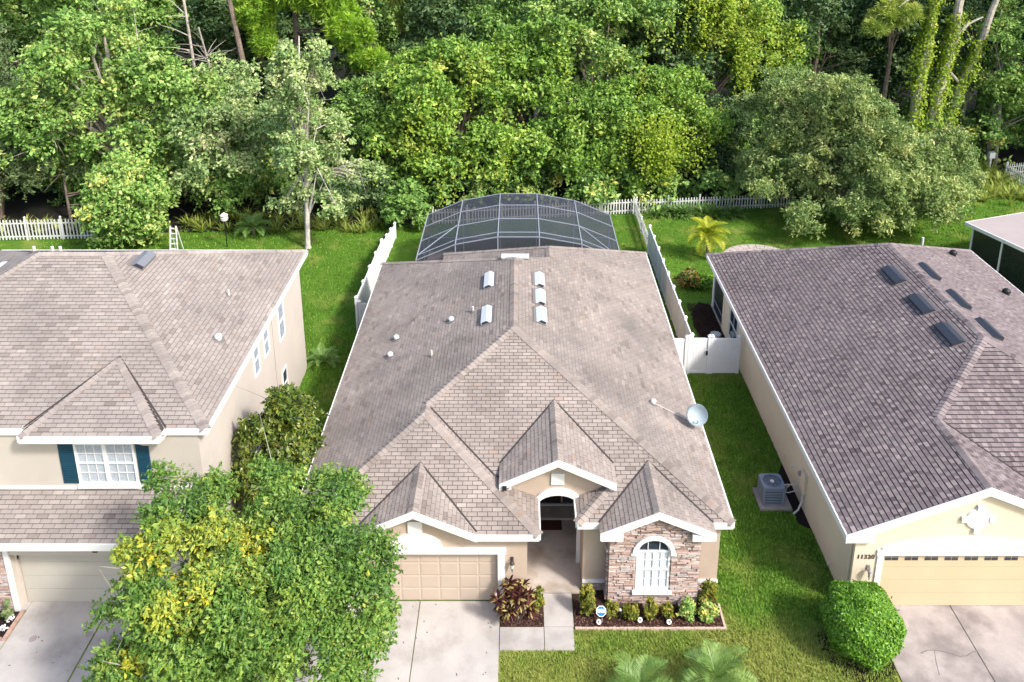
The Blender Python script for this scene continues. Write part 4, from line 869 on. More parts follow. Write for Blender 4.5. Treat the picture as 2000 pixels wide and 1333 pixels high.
# ------------------------------------------------------------------ SMALL THINGS
# air conditioner on its pad
ac = empty('air_conditioner', (9.3, 25.55, 0), 'blue grey outdoor air conditioner with round fan grille beside the cream wall', 'air conditioner')
bx('pad', M['concrete_grey'], ac, 8.76, 9.92, 25.02, 26.15, 0, .09)
def rrect(x0, x1, y0, y1, r, n=4):
    o = []
    for cx, cy, a0_ in ((x1 - r, y1 - r, 0), (x0 + r, y1 - r, 90), (x0 + r, y0 + r, 180), (x1 - r, y0 + r, 270)):
        o += [(cx + r * math.cos(R(a0_ + 90 * i / n)), cy + r * math.sin(R(a0_ + 90 * i / n))) for i in range(n + 1)]
    return o
MB().prism([rrect(8.93, 9.63, 25.23, 25.93, .1)], XY, .1, .78).build('coil', M['ac_dark'], ac)
for z in (.10, .215, .33, .445, .56, .675): MB().prism([rrect(8.9, 9.66, 25.2, 25.96, .12)], XY, z, z + (.072 if z < .67 else .12)).build('louvre', M['ac'], ac)
for x, y in ((8.93, 25.23), (9.63, 25.23), (8.93, 25.93), (9.63, 25.93)): MB().lathe([(.05, .1), (.05, .79)], (x, y, 0), 8).build('corner_post', M['ac'], ac)
tp = MB(); cxa, cya = 9.28, 25.58
tp.prism([rrect(8.88, 9.68, 25.18, 25.98, .13), [(cxa + .335 * math.cos(R(t)), cya + .335 * math.sin(R(t))) for t in range(0, 360, 15)]], XY, .79, .85); tp.build('top_panel', M['ac'], ac)
fb_ = MB()
for k in range(4):
    a_ = R(k * 90 + 20); b_ = R(k * 90 + 75)
    fb_.add([(cxa + .05 * math.cos(a_), cya + .05 * math.sin(a_), .76), (cxa + .28 * math.cos(a_), cya + .28 * math.sin(a_), .79), (cxa + .28 * math.cos(b_), cya + .28 * math.sin(b_), .74), (cxa + .05 * math.cos(b_), cya + .05 * math.sin(b_), .75)], [(0, 1, 2, 3)])
fb_.build('fan', M['fan'], ac)
MB().lathe([(.08, 0), (.08, .05), (.05, .07)], (cxa, cya, .80), 14).build('fan_hub', M['white'], ac)
gr = MB()
for rr_ in (.12, .18, .24, .30):
    gr.tube([(cxa + rr_ * math.cos(R(t)), cya + rr_ * math.sin(R(t)), .855) for t in range(0, 361, 18)], .005, 4)
for t in range(0, 360, 45): gr.tube([(cxa + .06 * math.cos(R(t)), cya + .06 * math.sin(R(t)), .86), (cxa + .31 * math.cos(R(t)), cya + .31 * math.sin(R(t)), .857)], .006, 4)
gr.build('fan_grille', M['ac_dark'], ac)
MB().tube([(9.66, 25.75, .5), (9.95, 25.8, .5), (10.31, 25.8, .5)], .03, 6).build('pipe', M['pipe'], ac); MB().tube([(9.66, 25.6, .35), (9.95, 25.62, .3), (10.31, 25.62, .42)], .02, 6).build('pipe', M['pipe'], ac)
MB().tube([(9.9, 25.85, 0.05), (9.95, 25.85, .35), (9.98, 25.75, .48)], .025, 6).build('pipe', M['pipe'], ac)
sheet('side_bed', [(9.95, 24.4), (10.32, 24.1), (10.32, 27.6), (9.95, 26.9)], .010, M['mulch_black'], 'narrow strip of dark soil under the cream wall', 'soil strip')
# yard sign
sg = empty('yard_sign', (2.60, 20.30, 0), 'blue and white octagonal security sign on a stake among the bay shrubs', 'sign')
sn = Vector((0, -.9, .44)).normalized(); scn_c = Vector((2.54, 20.27, .47)); sa = Vector((1, 0, 0)); sb = sn.cross(sa); sb = sb if sb.z > 0 else -sb
oct_ = lambda r: [(r * math.cos(R(22.5 + 45 * i)), r * math.sin(R(22.5 + 45 * i))) for i in range(8)]
SF = lambda a, b, d: scn_c + sa * a + sb * b + sn * d
MB().prism([oct_(.165)], SF, -.012, 0).build('sign_board', M['sign_white'], sg); MB().prism([oct_(.145)], SF, .001, .003).build('sign_face', M['sign_blue'], sg)
MB().prism([[(-.125, -.04), (.125, -.04), (.125, .065), (-.125, .065)]], SF, .004, .006).build('sign_band', M['sign_white'], sg)
cu = bpy.data.curves.new('lettering', 'FONT'); cu.body = 'ADT'; cu.size = .115; cu.extrude = .002; cu.align_x = 'CENTER'; cu.materials.append(M['sign_blue'])
t = bpy.data.objects.new('lettering', cu); link(t, sg, SF(0, -.03, .009)); t.rotation_euler = Matrix((sa, sb, sn)).transposed().to_euler(); t = to_mesh(t)
MB().tube([(2.60, 20.30, 0), (2.56, 20.29, .34)], .012, 6).build('stake', M['pipe_grey'], sg)
def spot(x, y, label):
    e = empty('garden_spotlight', (x, y, 0), label, 'garden light', 'white spotlights along the bay bed')
    ax_ = Vector((.1, -.75, .6)).normalized(); c_ = Vector((x, y, .14))
    MB().lathe([(.03, -.12), (.065, -.03), (.075, .02), (.055, .02)], c_, 12, ax_).build('lamp_shell', M['white'], e); MB().lathe([(.03, .021), (.028, .024)], c_, 10, ax_).build('lens', M['black'], e); MB().tube([(x, y, 0), (x, y, .1)], .012, 6).build('stake', M['black'], e)
spot(2.47, 20.20, 'white garden spotlight directly below the blue octagonal sign'); spot(3.74, 20.27, 'white garden spotlight below the middle of the arched window'); spot(4.62, 20.20, 'white garden spotlight nearest the bushy green end shrubs')
pl = empty('path_light', (3.14, 20.4, 0), 'black upright path light between the shrubs by the stone bay', 'garden light')
MB().lathe([(.035, 0), (.04, .36), (.05, .38)], (3.14, 20.4, 0), 10).build('body', M['black'], pl); MB().lathe([(.045, .38), (.03, .42)], (3.14, 20.4, 0), 10).build('lens', M['vent_white'], pl)
# ladder, feeder pole, paver ring, irrigation disc
ld = empty('step_ladder', (-20.9, 46.8, 0), 'aluminium step ladder standing by the small leafy tree behind the grey roof', 'ladder')
for s_ in (-.24, .24):
    MB().beam((-20.9 + s_, 46.5, 0), (-20.9 + s_ * .7, 46.8, 1.75), .06, .09).build('rail', M['ladder'], ld); MB().beam((-20.9 + s_, 47.3, 0), (-20.9 + s_ * .7, 46.85, 1.72), .04, .06).build('rear_leg', M['ladder'], ld)
for k in range(1, 6): MB().box(-21.12, -20.68, 46.5 + k * .055, 46.6 + k * .055, k * .31, k * .31 + .04).build('step', M['ladder'], ld)
fd_ = empty('bird_feeder', (-18.05, 47.6, 0), 'white hanging bird feeder on a thin dark pole at the wood edge', 'bird feeder')
MB().tube([(-18.05, 47.6, 0), (-18.05, 47.6, 2.1)], .035, 8).build('pole', M['black'], fd_); MB().lathe([(.05, 1.75), (.22, 1.8), (.24, 1.98), (.10, 2.05), (.26, 2.12), (.05, 2.28)], (-18.05, 47.6, 0), 12).build('feeder', M['pipe'], fd_)
rg = empty('patio', (14.5, 46.3, 0), 'round paver patio showing above the dark roof edge by the golden palm', 'patio', None, 'structure')
for k in range(26):
    for rr_, n_ in ((2.3, 26), (1.7, 20), (1.1, 13)):
        if k < n_:
            a_ = 2 * math.pi * k / n_; b_ = 2 * math.pi * (k + .93) / n_
            MB().prism([[(14.5 + q * math.cos(t_), 45.6 + q * math.sin(t_)) for q, t_ in ((rr_, a_), (rr_, b_), (rr_ - .56, b_), (rr_ - .56, a_))]], XY, 0, .04).build('paver', M['orange'], rg)
dk = MB().lathe([(.28, 0), (.28, .05), (.2, .07)], (9.9, 37.2, 0), 20).build('utility_cover', M['vent_white']); tag(dk, 'round white cover lying on the black mulch by the lanai', 'utility cover')
sheet('mulch_bed', [(9.25, 36.3), (10.3, 35.2), (10.3, 40.2), (9.75, 40.6), (9.2, 39.6), (8.95, 38.0)], .010, M['mulch_black'], 'black mulch bed along the dark lanai screen', 'mulch bed')
bp = tag(bx('birdhouse_post', M['white'], None, 36.3, 36.42, 60.9, 61.0, 0, 1.3), 'slim white post carrying a box at the far wood edge', 'post'); bx('box', M['white'], bp, 36.15, 36.57, 60.78, 61.1, 1.3, 1.75)
# mulch beds of the front garden and their edging
sheet('mulch_bed', [(1.72, 20.09), (6.27, 20.09), (6.27, 21.5), (2.05, 21.5), (2.05, 21.36), (1.72, 21.36)], .018, M['mulch_base'], 'red brown mulch bed in front of the stone bay', 'mulch bed')
sheet('mulch_bed', [(-.55, 20.13), (.785, 20.13), (.785, 21.0), (.28, 21.0), (-.55, 20.96)], .018, M['mulch_base'], 'red brown mulch bed of the dark croton by the garage', 'mulch bed')
sheet('bush_soil', [(10.1 + (1.12 + .12 * math.sin(k * 2.3)) * math.cos(k * .45), 19.36 + (1.1 + .1 * math.cos(k * 1.9)) * math.sin(k * .45)) for k in range(14)], .012, M['mulch_black'], 'ring of dark soil under the round bush', 'soil ring')
sheet('mulch_bed', [(-18, 19.7), (-15.48, 19.7), (-15.44, 20.72), (-18, 20.72)], .018, M['mulch_black'], 'black mulch bed with white blooms by the grey driveway', 'mulch bed')
ed = empty('bed_edging', (4, 20.06, 0), 'scalloped pink edging bricks round the stone bay bed', 'edging')
for k in range(40): MB().box(1.74 + k * .1137, 1.74 + k * .1137 + .108, 20.02, 20.085, 0, .065 + random.uniform(-.006, .01)).build('edging_brick', M['edging'], ed)
for k in range(8): MB().box(6.285, 6.35, 20.03 + k * .1137, 20.03 + k * .1137 + .108, 0, .065 + random.uniform(-.006, .01)).build('edging_brick', M['edging'], ed)
ed2 = empty('bed_edging', (-15.5, 20.2, 0), 'red brick edging of the black mulch bed by the grey driveway', 'edging')
for k in range(5): MB().box(-15.50, -15.40, 19.62 + k * .215, 19.62 + k * .215 + .2, 0, .09).build('edging_brick', M['edging_red'], ed2)
for k in range(10): MB().box(-15.74 - k * .215, -15.54 - k * .215, 19.62, 19.71, 0, .09).build('edging_brick', M['edging_red'], ed2)

# ------------------------------------------------------------------ VEGETATION builders
rs = np.random.default_rng(11)
def unit(a): return a / np.maximum(np.linalg.norm(a, axis=-1, keepdims=True), 1e-9)
def leaf_arrays(P, N, L, Wd, T=None, fold=.18, base=False):
    n = len(P)
    if T is None: T = rs.normal(size=(n, 3))
    T = unit(T - (T * N).sum(1, keepdims=True) * N); Bt = np.cross(N, T); L = np.broadcast_to(np.asarray(L, float).reshape(-1, 1), (n, 1)); Wd = np.broadcast_to(np.asarray(Wd, float).reshape(-1, 1), (n, 1))
    b0 = P if base else P - T * L * .5; mid = b0 + T * L * .45 - N * Wd * fold
    V = np.stack([b0, b0 + T * L, mid + Bt * Wd * .5, mid - Bt * Wd * .5], 1).reshape(-1, 3)
    k = np.arange(n)[:, None] * 4; Tr = np.concatenate([k + [[0, 1, 2]], k + [[0, 3, 1]]], 1).reshape(-1, 3)
    return V, Tr
def blobs(ells, nb, rb, hollow=.45, low=-.6):
    """centres and radii of leaf clumps spread through ellipsoids (cx, cy, cz, rx, ry, rz, weight)"""
    wts = np.array([e[6] if len(e) > 6 else e[3] * e[5] for e in ells]); wts = wts / wts.sum(); idx = rs.choice(len(ells), nb, p=wts)
    E = np.array([e[:6] for e in ells])[idx]; d = unit(rs.normal(size=(nb, 3))); d[:, 2] = np.where(d[:, 2] < low, -d[:, 2], d[:, 2])
    r = hollow + (1 - hollow) * rs.random(nb) ** .6
    c = E[:, :3] + E[:, 3:] * d * r[:, None] * .86
    return c, rs.uniform(rb[0], rb[1], nb), d
def crown_leaves(ells, nb, rb, per, L, Wd, hollow=.45, up=.55, flat=.75, tones=(.35, .16, .14), toneb=None, low=-.6, twig=.62):
    c, r, d = blobs(ells, nb, rb, hollow, low); bt = rs.normal(tones[0], tones[1], nb)
    if toneb: bt = bt + toneb(c)
    k = np.repeat(np.arange(nb), np.maximum(8, (per * (r / np.mean(rb)) ** 2).astype(int))); n = len(k)
    q = unit(rs.normal(size=(n, 3))); q[:, 2] = np.where((q[:, 2] < -.35) & (rs.random(n) < .75), -q[:, 2], q[:, 2])
    P = c[k] + q * (r[k] * rs.uniform(.45, 1.08, n))[:, None] * np.array([1, 1, flat])
    if twig:
        m_ = 9; tw = unit(rs.normal(size=(nb, m_, 3)) + d[:, None] * .55 + np.array([0, 0, .15])); ln_ = rs.uniform(.8, 1.55, (nb, m_)); j = rs.integers(0, m_, n); on = rs.random(n) < twig
        tt = rs.random(n) ** .7; Q = c[k] + tw[k, j] * (r[k] * ln_[k, j] * tt)[:, None] * np.array([1, 1, .9]) + rs.normal(size=(n, 3)) * (.13 * r[k] * (1.15 - tt))[:, None]; Q[:, 2] -= .22 * r[k] * tt ** 2
        P = np.where(on[:, None], Q, P)
    N = unit(q * .6 + np.array([0, -.1, up * .8]) + rs.normal(size=(n, 3)) * .6)
    sz = np.clip(np.exp(rs.normal(-.05, .32, n)), .45, 1.8); V, T = leaf_arrays(P, N, L * sz, Wd * sz * rs.uniform(.75, 1.25, n))
    return V, T, np.repeat(bt[k] + rs.normal(0, tones[2] * 1.05, n), 2), c, r
def limbs(mb, base, cs, h0, r0, n=10, bend=.15, tips=True):
    base = Vector(base); fork = base + Vector((0, 0, h0)); sel = rs.choice(len(cs), min(n, len(cs)), replace=False)
    for i in sel:
        t = Vector(cs[i]); m = fork.lerp(t, .5) + Vector(rs.normal(0, 1, 3)) * bend * (t - fork).length * .5; s_ = min(max((fork.z - base.z) * rs.uniform(.5, 1.1), .3), max((t.z - base.z) * .8, .4))
        o = base + Vector((0, 0, s_)); pts = [o, o.lerp(m, .55), m, t]; rr = r0 * rs.uniform(.3, .5); mb.tube(pts, [rr, rr * .8, rr * .55, rr * .15], 5, cap=False)
        if tips:
            for _ in range(3): q = m.lerp(t, rs.uniform(.1, .9)); e_ = q + Vector(rs.normal(0, 1, 3)) * (t - fork).length * .16; mb.tube([q, q.lerp(e_, .5) + Vector((0, 0, .05)), e_], [rr * .25, rr * .17, rr * .06], 4, cap=False)
def lobes(ells, k=5, inner=.78, sub=(.3, .55)):
    # an uneven crown: every ellipsoid shrinks a little and carries smaller ones round its surface
    o = []
    for E in ells:
        c = np.array(E[:3]); r = np.array(E[3:6]); o.append((*c, *(r * inner)))
        for _ in range(k):
            d = unit(rs.normal(size=3)); d[2] = d[2] if d[2] > -.5 else -d[2]; f = rs.uniform(*sub); q = c + d * r * rs.uniform(.72, .98); rr = np.minimum(r * f * rs.uniform(.8, 1.2, 3), r.mean() * .6)
            q[2] = max(q[2], rr[2] * .7); o.append((*q, *rr, rr[0] * rr[2] * 1.6))
    return [e if len(e) > 6 else (*e, e[3] * e[5]) for e in o]
def tree(name, label, cat, base, trunk_h, trunk_r, ells, nb, rb, per, L, Wd, leafm, barkm, lean=(0, 0), nl=12, group=None, lob=6, **kw):
    if L > .25: L, Wd, per = L * .84, Wd * .80, int(per * 1.12)
    if lob: ells = lobes(ells, lob)
    e = empty(name, (base[0], base[1], 0), label, cat, group)
    V, T, tn, c, r = crown_leaves(ells, nb, rb, per, L, Wd, **kw)
    quick_mesh('crown', V, T, tn, M[leafm], e, (base[0], base[1], 0))
    mb = MB(); top = Vector((base[0] + lean[0], base[1] + lean[1], trunk_h)); b = Vector((base[0], base[1], -.05))
    m1 = b.lerp(top, .35) + Vector(rs.normal(0, .12, 3)); m2 = b.lerp(top, .7) + Vector(rs.normal(0, .15, 3))
    mb.tube([b, b + Vector((0, 0, .25)), m1, m2, top], [trunk_r * 1.5, trunk_r * 1.1, trunk_r * .9, trunk_r * .7, trunk_r * .25], 8)
    cc = c[c[:, 2] > 1.0] if (c[:, 2] > 1.0).any() else c
    limbs(mb, (base[0] + lean[0] * .4, base[1] + lean[1] * .4, 0), cc, trunk_h * .55, trunk_r, nl)
    mb.build('trunk', M[barkm], e, (base[0], base[1], 0)); return e, c, r
def vines(e, starts, lens, L, leafm, name='vine', dens=11, spread=.2):
    """hanging strands of leaves, one row of leaves down each strand"""
    P = []
    for s_, ln in zip(starts, lens):
        k = int(ln * dens); t = np.linspace(0, 1, k)[:, None]; off = rs.normal(0, .18, 2); sway = np.sin(t * 5 + rs.random() * 6) * .1
        P.append(np.asarray(s_) + np.concatenate([off[0] * t + sway, off[1] * t - .1 * t, -ln * t], 1) + rs.normal(0, spread, (k, 3)))
    P = np.concatenate(P); n = len(P); N = unit(rs.normal(size=(n, 3)) * .6 + np.array([.15, -.6, .55])); V, T = leaf_arrays(P, N, L * rs.uniform(.7, 1.3, n), L * .7 * rs.uniform(.7, 1.3, n))
    return quick_mesh(name, V, T, np.repeat(rs.normal(.5, .22, n), 2), M[leafm], e, ORG[e.name])
def pine(name, label, base, h, r, clumps, nd, leafm, barkm, rad=.75, lean=(0, 0), nw=.07, tone=(.5, .18), group=None):
    """clumps: centres of the needle tufts' clouds (cx, cy, cz, rx, ry, rz, n)"""
    e = empty(name, (base[0], base[1], 0), label, 'pine tree', group); cs = []
    for cx, cy, cz, rx, ry, rz, n in clumps:
        d = unit(rs.normal(size=(n, 3))) * (rs.random((n, 1)) ** .4); cs.append(np.array([cx, cy, cz]) + d * np.array([rx, ry, rz]))
    cs = np.concatenate(cs); k = np.repeat(np.arange(len(cs)), nd); n = len(k); q = unit(rs.normal(size=(n, 3)) + np.array([0, -.1, .55])); bt = rs.normal(tone[0], tone[1], len(cs))
    N = unit(np.cross(q, rs.normal(size=(n, 3))) + np.array([0, 0, .3])); V, T = leaf_arrays(cs[k] + q * .05, N, rad * rs.uniform(.7, 1.15, n), nw, T=q, base=True)
    quick_mesh('crown', V, T, np.repeat(bt[k] + rs.normal(0, .12, n), 2), M[leafm], e, (base[0], base[1], 0))
    mb = MB(); b = Vector((base[0], base[1], -.05)); t = Vector((base[0] + lean[0], base[1] + lean[1], h)); mb.tube([b, b.lerp(t, .3), b.lerp(t, .65) + Vector((.1, 0, 0)), t], [r * 1.2, r, r * .8, r * .3], 8)
    for i in rs.choice(len(cs), min(len(cs), 16), replace=False):
        f = rs.uniform(.55, .98); z = min(cs[i][2] - .2, h * f); o = b.lerp(t, max(z, .5) / h); c_ = Vector(cs[i]); mb.tube([o, o.lerp(c_, .5) + Vector((0, 0, .25)), c_], [r * .3, r * .2, r * .06], 5, cap=False)
    mb.build('trunk', M[barkm], e, (base[0], base[1], 0)); return e, cs
def shrub(name, label, cat, c, rad, n, L, Wd, leafm, stems=5, group=None, nb=14, upright=.6, tones=(.5, .2, .2), loose=False):
    e = empty(name, (c[0], c[1], 0), label, cat, group); z0 = .02
    V, T, tn, cc, r = crown_leaves([(c[0], c[1], rad[2] * .55, rad[0] * .75, rad[1] * .75, rad[2] * .5)], nb, (min(rad) * (.18 if loose else .28), min(rad) * (.42 if loose else .5)), max(6, n // nb), L, Wd, twig=.5, hollow=.3, up=upright, flat=1.1, tones=tones, low=-2)
    V[:, 2] = np.maximum(V[:, 2], .03); quick_mesh('foliage', V, T, tn, M[leafm], e, (c[0], c[1], 0))
    mb = MB()
    for i in range(stems):
        t = Vector(cc[rs.integers(len(cc))]); b = Vector((c[0] + rs.normal(0, .04), c[1] + rs.normal(0, .04), 0)); mb.tube([b, b.lerp(t, .6) + Vector((0, 0, .04)), t], [.018, .013, .005], 5, cap=False)
    mb.build('stem', M['bark'], e, (c[0], c[1], 0)); return e
def palm(name, label, base, trunk_h, trunk_r, nf, flen, leafm, up=(.25, 1.2), nl=34, lw=.035, ll=.36, droop=1.0, cat='palm tree', group=None, curl=.25):
    e = empty(name, (base[0], base[1], 0), label, cat, group); b = Vector((base[0], base[1], 0)); top = b + Vector((rs.normal(0, .03), rs.normal(0, .03), trunk_h))
    mb = MB(); k = max(3, int(trunk_h / .12))
    if trunk_h > .15: mb.tube([b.lerp(top, i / k) for i in range(k + 1)], [trunk_r * (1.15 if i % 2 else .92) for i in range(k + 1)], 9); mb.build('trunk', M['bark'], e, (base[0], base[1], 0))
    for f in range(nf):
        az = 2 * math.pi * (f * .618 + rs.random() * .04); el = up[0] + (up[1] - up[0]) * ((f + .5) / nf) + rs.normal(0, .08); ln = flen * rs.uniform(.85, 1.12)
        h = np.array([math.cos(az), math.sin(az), 0]); t = np.linspace(0, 1, nl); ang = el - droop * t ** 1.4 * (1.5 - .5 * el)
        st = ln / nl; pts = np.array(top) + np.cumsum(np.stack([h[0] * np.cos(ang) * st, h[1] * np.cos(ang) * st, np.sin(ang) * st], 1), 0)
        tg = unit(np.gradient(pts, axis=0)); side = unit(np.cross(tg, [0, 0, 1.0]) + 1e-6); nrm = unit(np.cross(side, tg))
        P = []; T_ = []; Nn = []
        for sg_ in (-1, 1):
            dirs = unit(side * sg_ + tg * .55 + nrm * (.25 + rs.normal(0, curl, (nl, 1)))); P.append(pts[3:]); T_.append(dirs[3:]); Nn.append(unit(nrm + side * sg_ * -.4)[3:])
        P = np.concatenate(P); T_ = np.concatenate(T_); Nn = np.concatenate(Nn); tt = np.concatenate([t[3:], t[3:]])
        V, Tr = leaf_arrays(P, Nn, ll * np.sin(np.clip(tt * 2.9 + .25, 0, 3.05)) + .04, lw, T=T_, base=True)
        V2 = np.concatenate([pts[:, None] + side[:, None] * .012, pts[:, None] - side[:, None] * .012], 1).reshape(-1, 3); q = np.arange(nl - 1)[:, None] * 2
        Tr2 = np.concatenate([q + [[0, 2, 1]], q + [[1, 2, 3]]], 1).reshape(-1, 3) + len(V)
        tone = np.concatenate([np.full(len(Tr), rs.normal(.45, .2)) + rs.normal(0, .08, len(Tr)), np.full(len(Tr2), .75)])
        quick_mesh('frond', np.concatenate([V, V2]), np.concatenate([Tr, Tr2]), tone, M[leafm], e, tuple(top))
    return e
def straps(c, n, L, Wd, el=(.3, 1.3), droop=.7, tone=(.5, .25), segs=4):
    """a tuft of arching strap leaves; returns arrays"""
    az = rs.random(n) * 2 * np.pi; e0 = rs.uniform(el[0], el[1], n); ln = L * rs.uniform(.7, 1.15, n); P = np.zeros((n, 3)) + np.asarray(c); pts = [P.copy()]
    for i in range(segs):
        a = e0 - droop * ((i + .5) / segs) ** 1.3 * 1.6; P = P + np.stack([np.cos(az) * np.cos(a), np.sin(az) * np.cos(a), np.sin(a)], 1) * (ln / segs)[:, None]; pts.append(P.copy())
    sd = np.stack([-np.sin(az), np.cos(az), np.zeros(n)], 1); ws = [.55, 1, .9, .6, .05]; V = np.stack([q for i, p_ in enumerate(pts) for q in (p_ + sd * Wd * ws[i] / 2, p_ - sd * Wd * ws[i] / 2)], 1); m = V.shape[1]
    T = np.concatenate([np.array([[2 * i, 2 * i + 2, 2 * i + 1], [2 * i + 1, 2 * i + 2, 2 * i + 3]]) for i in range(segs)]); Tr = (np.arange(n)[:, None, None] * m + T[None]).reshape(-1, 3)
    tn = np.repeat(rs.normal(tone[0], tone[1], n), len(T)); return V.reshape(-1, 3), Tr, tn
def join(arrs):
    V = []; T = []; tn = []; k = 0
    for a, b, c_ in arrs: V.append(a); T.append(b + k); tn.append(c_); k += len(a)
    return np.concatenate(V), np.concatenate(T), np.concatenate(tn)

# ------------------------------------------------------------------ FRONT TREES AND SHRUBS
YEL = np.array([(-9.31, 16.4, 6.22), (-8.69, 16.4, 6.3), (-7.23, 16.6, 6.64), (-6.83, 16.8, 6.38), (-7.56, 16.4, 6.45), (-7.66, 15.6, 6.11), (-7.9, 15.5, 5.76), (-6.66, 16.5, 5.82), (-8.94, 15.2, 4.57)])
def oak_tone(c):
    d = np.min(np.linalg.norm((c[:, None] - YEL[None]) * np.array([1, .75, 1]), axis=2), axis=1); return np.where(d < .38, .42, np.where(d < .66, .2, 0.0)) * (rs.random(len(c)) < .85)
oak, oc, orr = tree('oak_tree', 'large round green oak with a yellow patch, between the two driveways', 'tree', (-7.3, 17.9), 5.2, .2,
    [(-9.49, 19.0, 6.21, 0.58, 0.56, 0.47), (-8.37, 18.6, 6.21, 0.57, 0.55, 0.46), (-8.55, 17.2, 6.4, 0.92, 0.88, 0.74), (-9.11, 16.6, 6.03, 0.69, 0.66, 0.55), (-7.46, 16.8, 6.3, 0.78, 0.74, 0.63), (-9.51, 16.2, 5.03, 0.69, 0.65, 0.55), (-8.3, 15.8, 5.45, 0.91, 0.87, 0.73), (-7.08, 15.9, 5.8, 0.91, 0.87, 0.73), (-5.98, 17.8, 6.1, 1.19, 1.13, 0.95), (-4.92, 18.4, 6.06, 0.95, 0.9, 0.76), (-4.44, 18.8, 6.29, 0.39, 0.37, 0.31), (-4.82, 17.2, 5.61, 1.23, 1.17, 0.99), (-4.0, 17.8, 4.79, 0.78, 0.74, 0.62), (-5.6, 16.2, 5.49, 1.18, 1.12, 0.94), (-4.25, 16.6, 4.61, 1.09, 1.03, 0.87), (-3.76, 16.8, 3.57, 0.63, 0.6, 0.5), (-6.4, 15.4, 4.96, 1.26, 1.2, 1.01), (-4.93, 15.6, 4.27, 1.16, 1.11, 0.93), (-7.81, 15.2, 4.57, 1.26, 1.19, 1.01), (-9.16, 15.4, 4.02, 0.79, 0.75, 0.63), (-6.94, 17.0, 5.8, 0.74, 0.71, 0.59), (-4.07, 16.0, 3.49, 0.73, 0.7, 0.59), (-6.82, 18.9, 6.21, 0.62, 0.59, 0.5), (-9.59, 15.2, 3.79, 0.67, 0.63, 0.53), (-6.9, 18.0, 3.3, 2.8, 2.2, 2.2)],
    600, (.28, .55), 270, .112, .052, 'l_oak', 'bark_grey', nl=60, lob=0, hollow=.55, tones=(.30, .10, .12), toneb=oak_tone)
mb = MB()
for c_ in ((-8.1, 15.9, 5.5), (-7.6, 15.9, 5.75), (-6.1, 16.2, 4.9), (-8.6, 18.6, 6.5), (-5.6, 15.9, 4.7)):
    for _ in range(9):
        a_ = Vector(c_) + Vector(rs.normal(0, .12, 3)) - Vector((0, -.4, .35)); b_ = a_ + Vector((rs.normal(0, .5), rs.uniform(-.75, -.2), rs.uniform(.2, .75))); mb.tube([a_, a_.lerp(b_, .5) + Vector(rs.normal(0, .05, 3)), b_], [.016, .011, .004], 4, cap=False)
mb.build('bare_twig', M['bark_pale'], oak, (-7.3, 17.9, 0))
k = 44; Pm = np.stack([np.concatenate([rs.uniform(-4.6, -.7, 24), rs.uniform(-15.2, -10.8, 20)]), rs.uniform(17, 21, k), np.full(k, .042)], 1); V, T = leaf_arrays(Pm, unit(rs.normal(size=(k, 3)) * .2 + np.array([0, 0, 1.])), .09 * rs.uniform(.4, 1.3, k), .035)
tag(quick_mesh('fallen_leaves', V, T, np.repeat(rs.random(k) * .7, 2), M['mulch']), 'few dry leaves scattered on the concrete drives', 'fallen leaves', None, 'stuff')
tree('magnolia_tree', 'dense glossy olive green tree between the two storey wall and the tan roof', 'tree', (-8.0, 25.0), 3.2, .12,
    [(-8.0, 24.6, 2.2, 1.75, 1.5, 2.1), (-7.9, 24.9, 3.75, .75, .75, 1.1), (-8.3, 23.6, 1.5, 1.4, 1.0, 1.5)], 210, (.3, .52), 240, .165, .072, 'l_magnolia', 'bark', nl=10, lob=4, hollow=.6, tones=(.42, .12, .2), up=.4)
e = empty('round_bush', (10.1, 19.45, 0), 'big clipped round green bush at the corner of the cream garage', 'bush')
n = 34000; q = unit(rs.normal(size=(n, 3))); q[:, 2] = np.where(q[:, 2] < -.75, -q[:, 2], q[:, 2])
bump_ = 1 + .06 * np.sin(q[:, 0] * 5 + 1) * np.sin(q[:, 1] * 4 + q[:, 2] * 3) + .035 * np.sin(q[:, 2] * 9 + q[:, 0] * 6) + np.where(rs.random(n) < .025, rs.uniform(0, .1, n), 0)
Pq = np.array([10.12, 19.42, .98]) + q * np.array([1.04, 1.05, .99]) * (np.sum(np.abs(q) ** 2.3, axis=1)[:, None] ** (-1 / 2.3)) * (bump_ * rs.uniform(.86, 1.02, n))[:, None]; Pq[:, 2] = np.maximum(Pq[:, 2], .04)
V, T = leaf_arrays(Pq, unit(q * .7 + rs.normal(size=(n, 3)) * .5 + np.array([0, 0, .25])), .115 * rs.uniform(.7, 1.2, n), .055)
quick_mesh('foliage', V, T, np.repeat(rs.normal(.6, .25, n), 2), M['l_hedge'], e, (10.1, 19.45, 0))
mb = MB()
for i in range(9): t_ = Pq[rs.integers(n)]; mb.tube([(10.1, 19.45, 0), ((10.1 + t_[0]) / 2, (19.45 + t_[1]) / 2, .5), tuple(t_ * .9 + np.array([10.1, 19.45, .5]) * .1)], [.05, .035, .01], 5, cap=False)
mb.build('stem', M['bark'], e, (10.1, 19.45, 0))
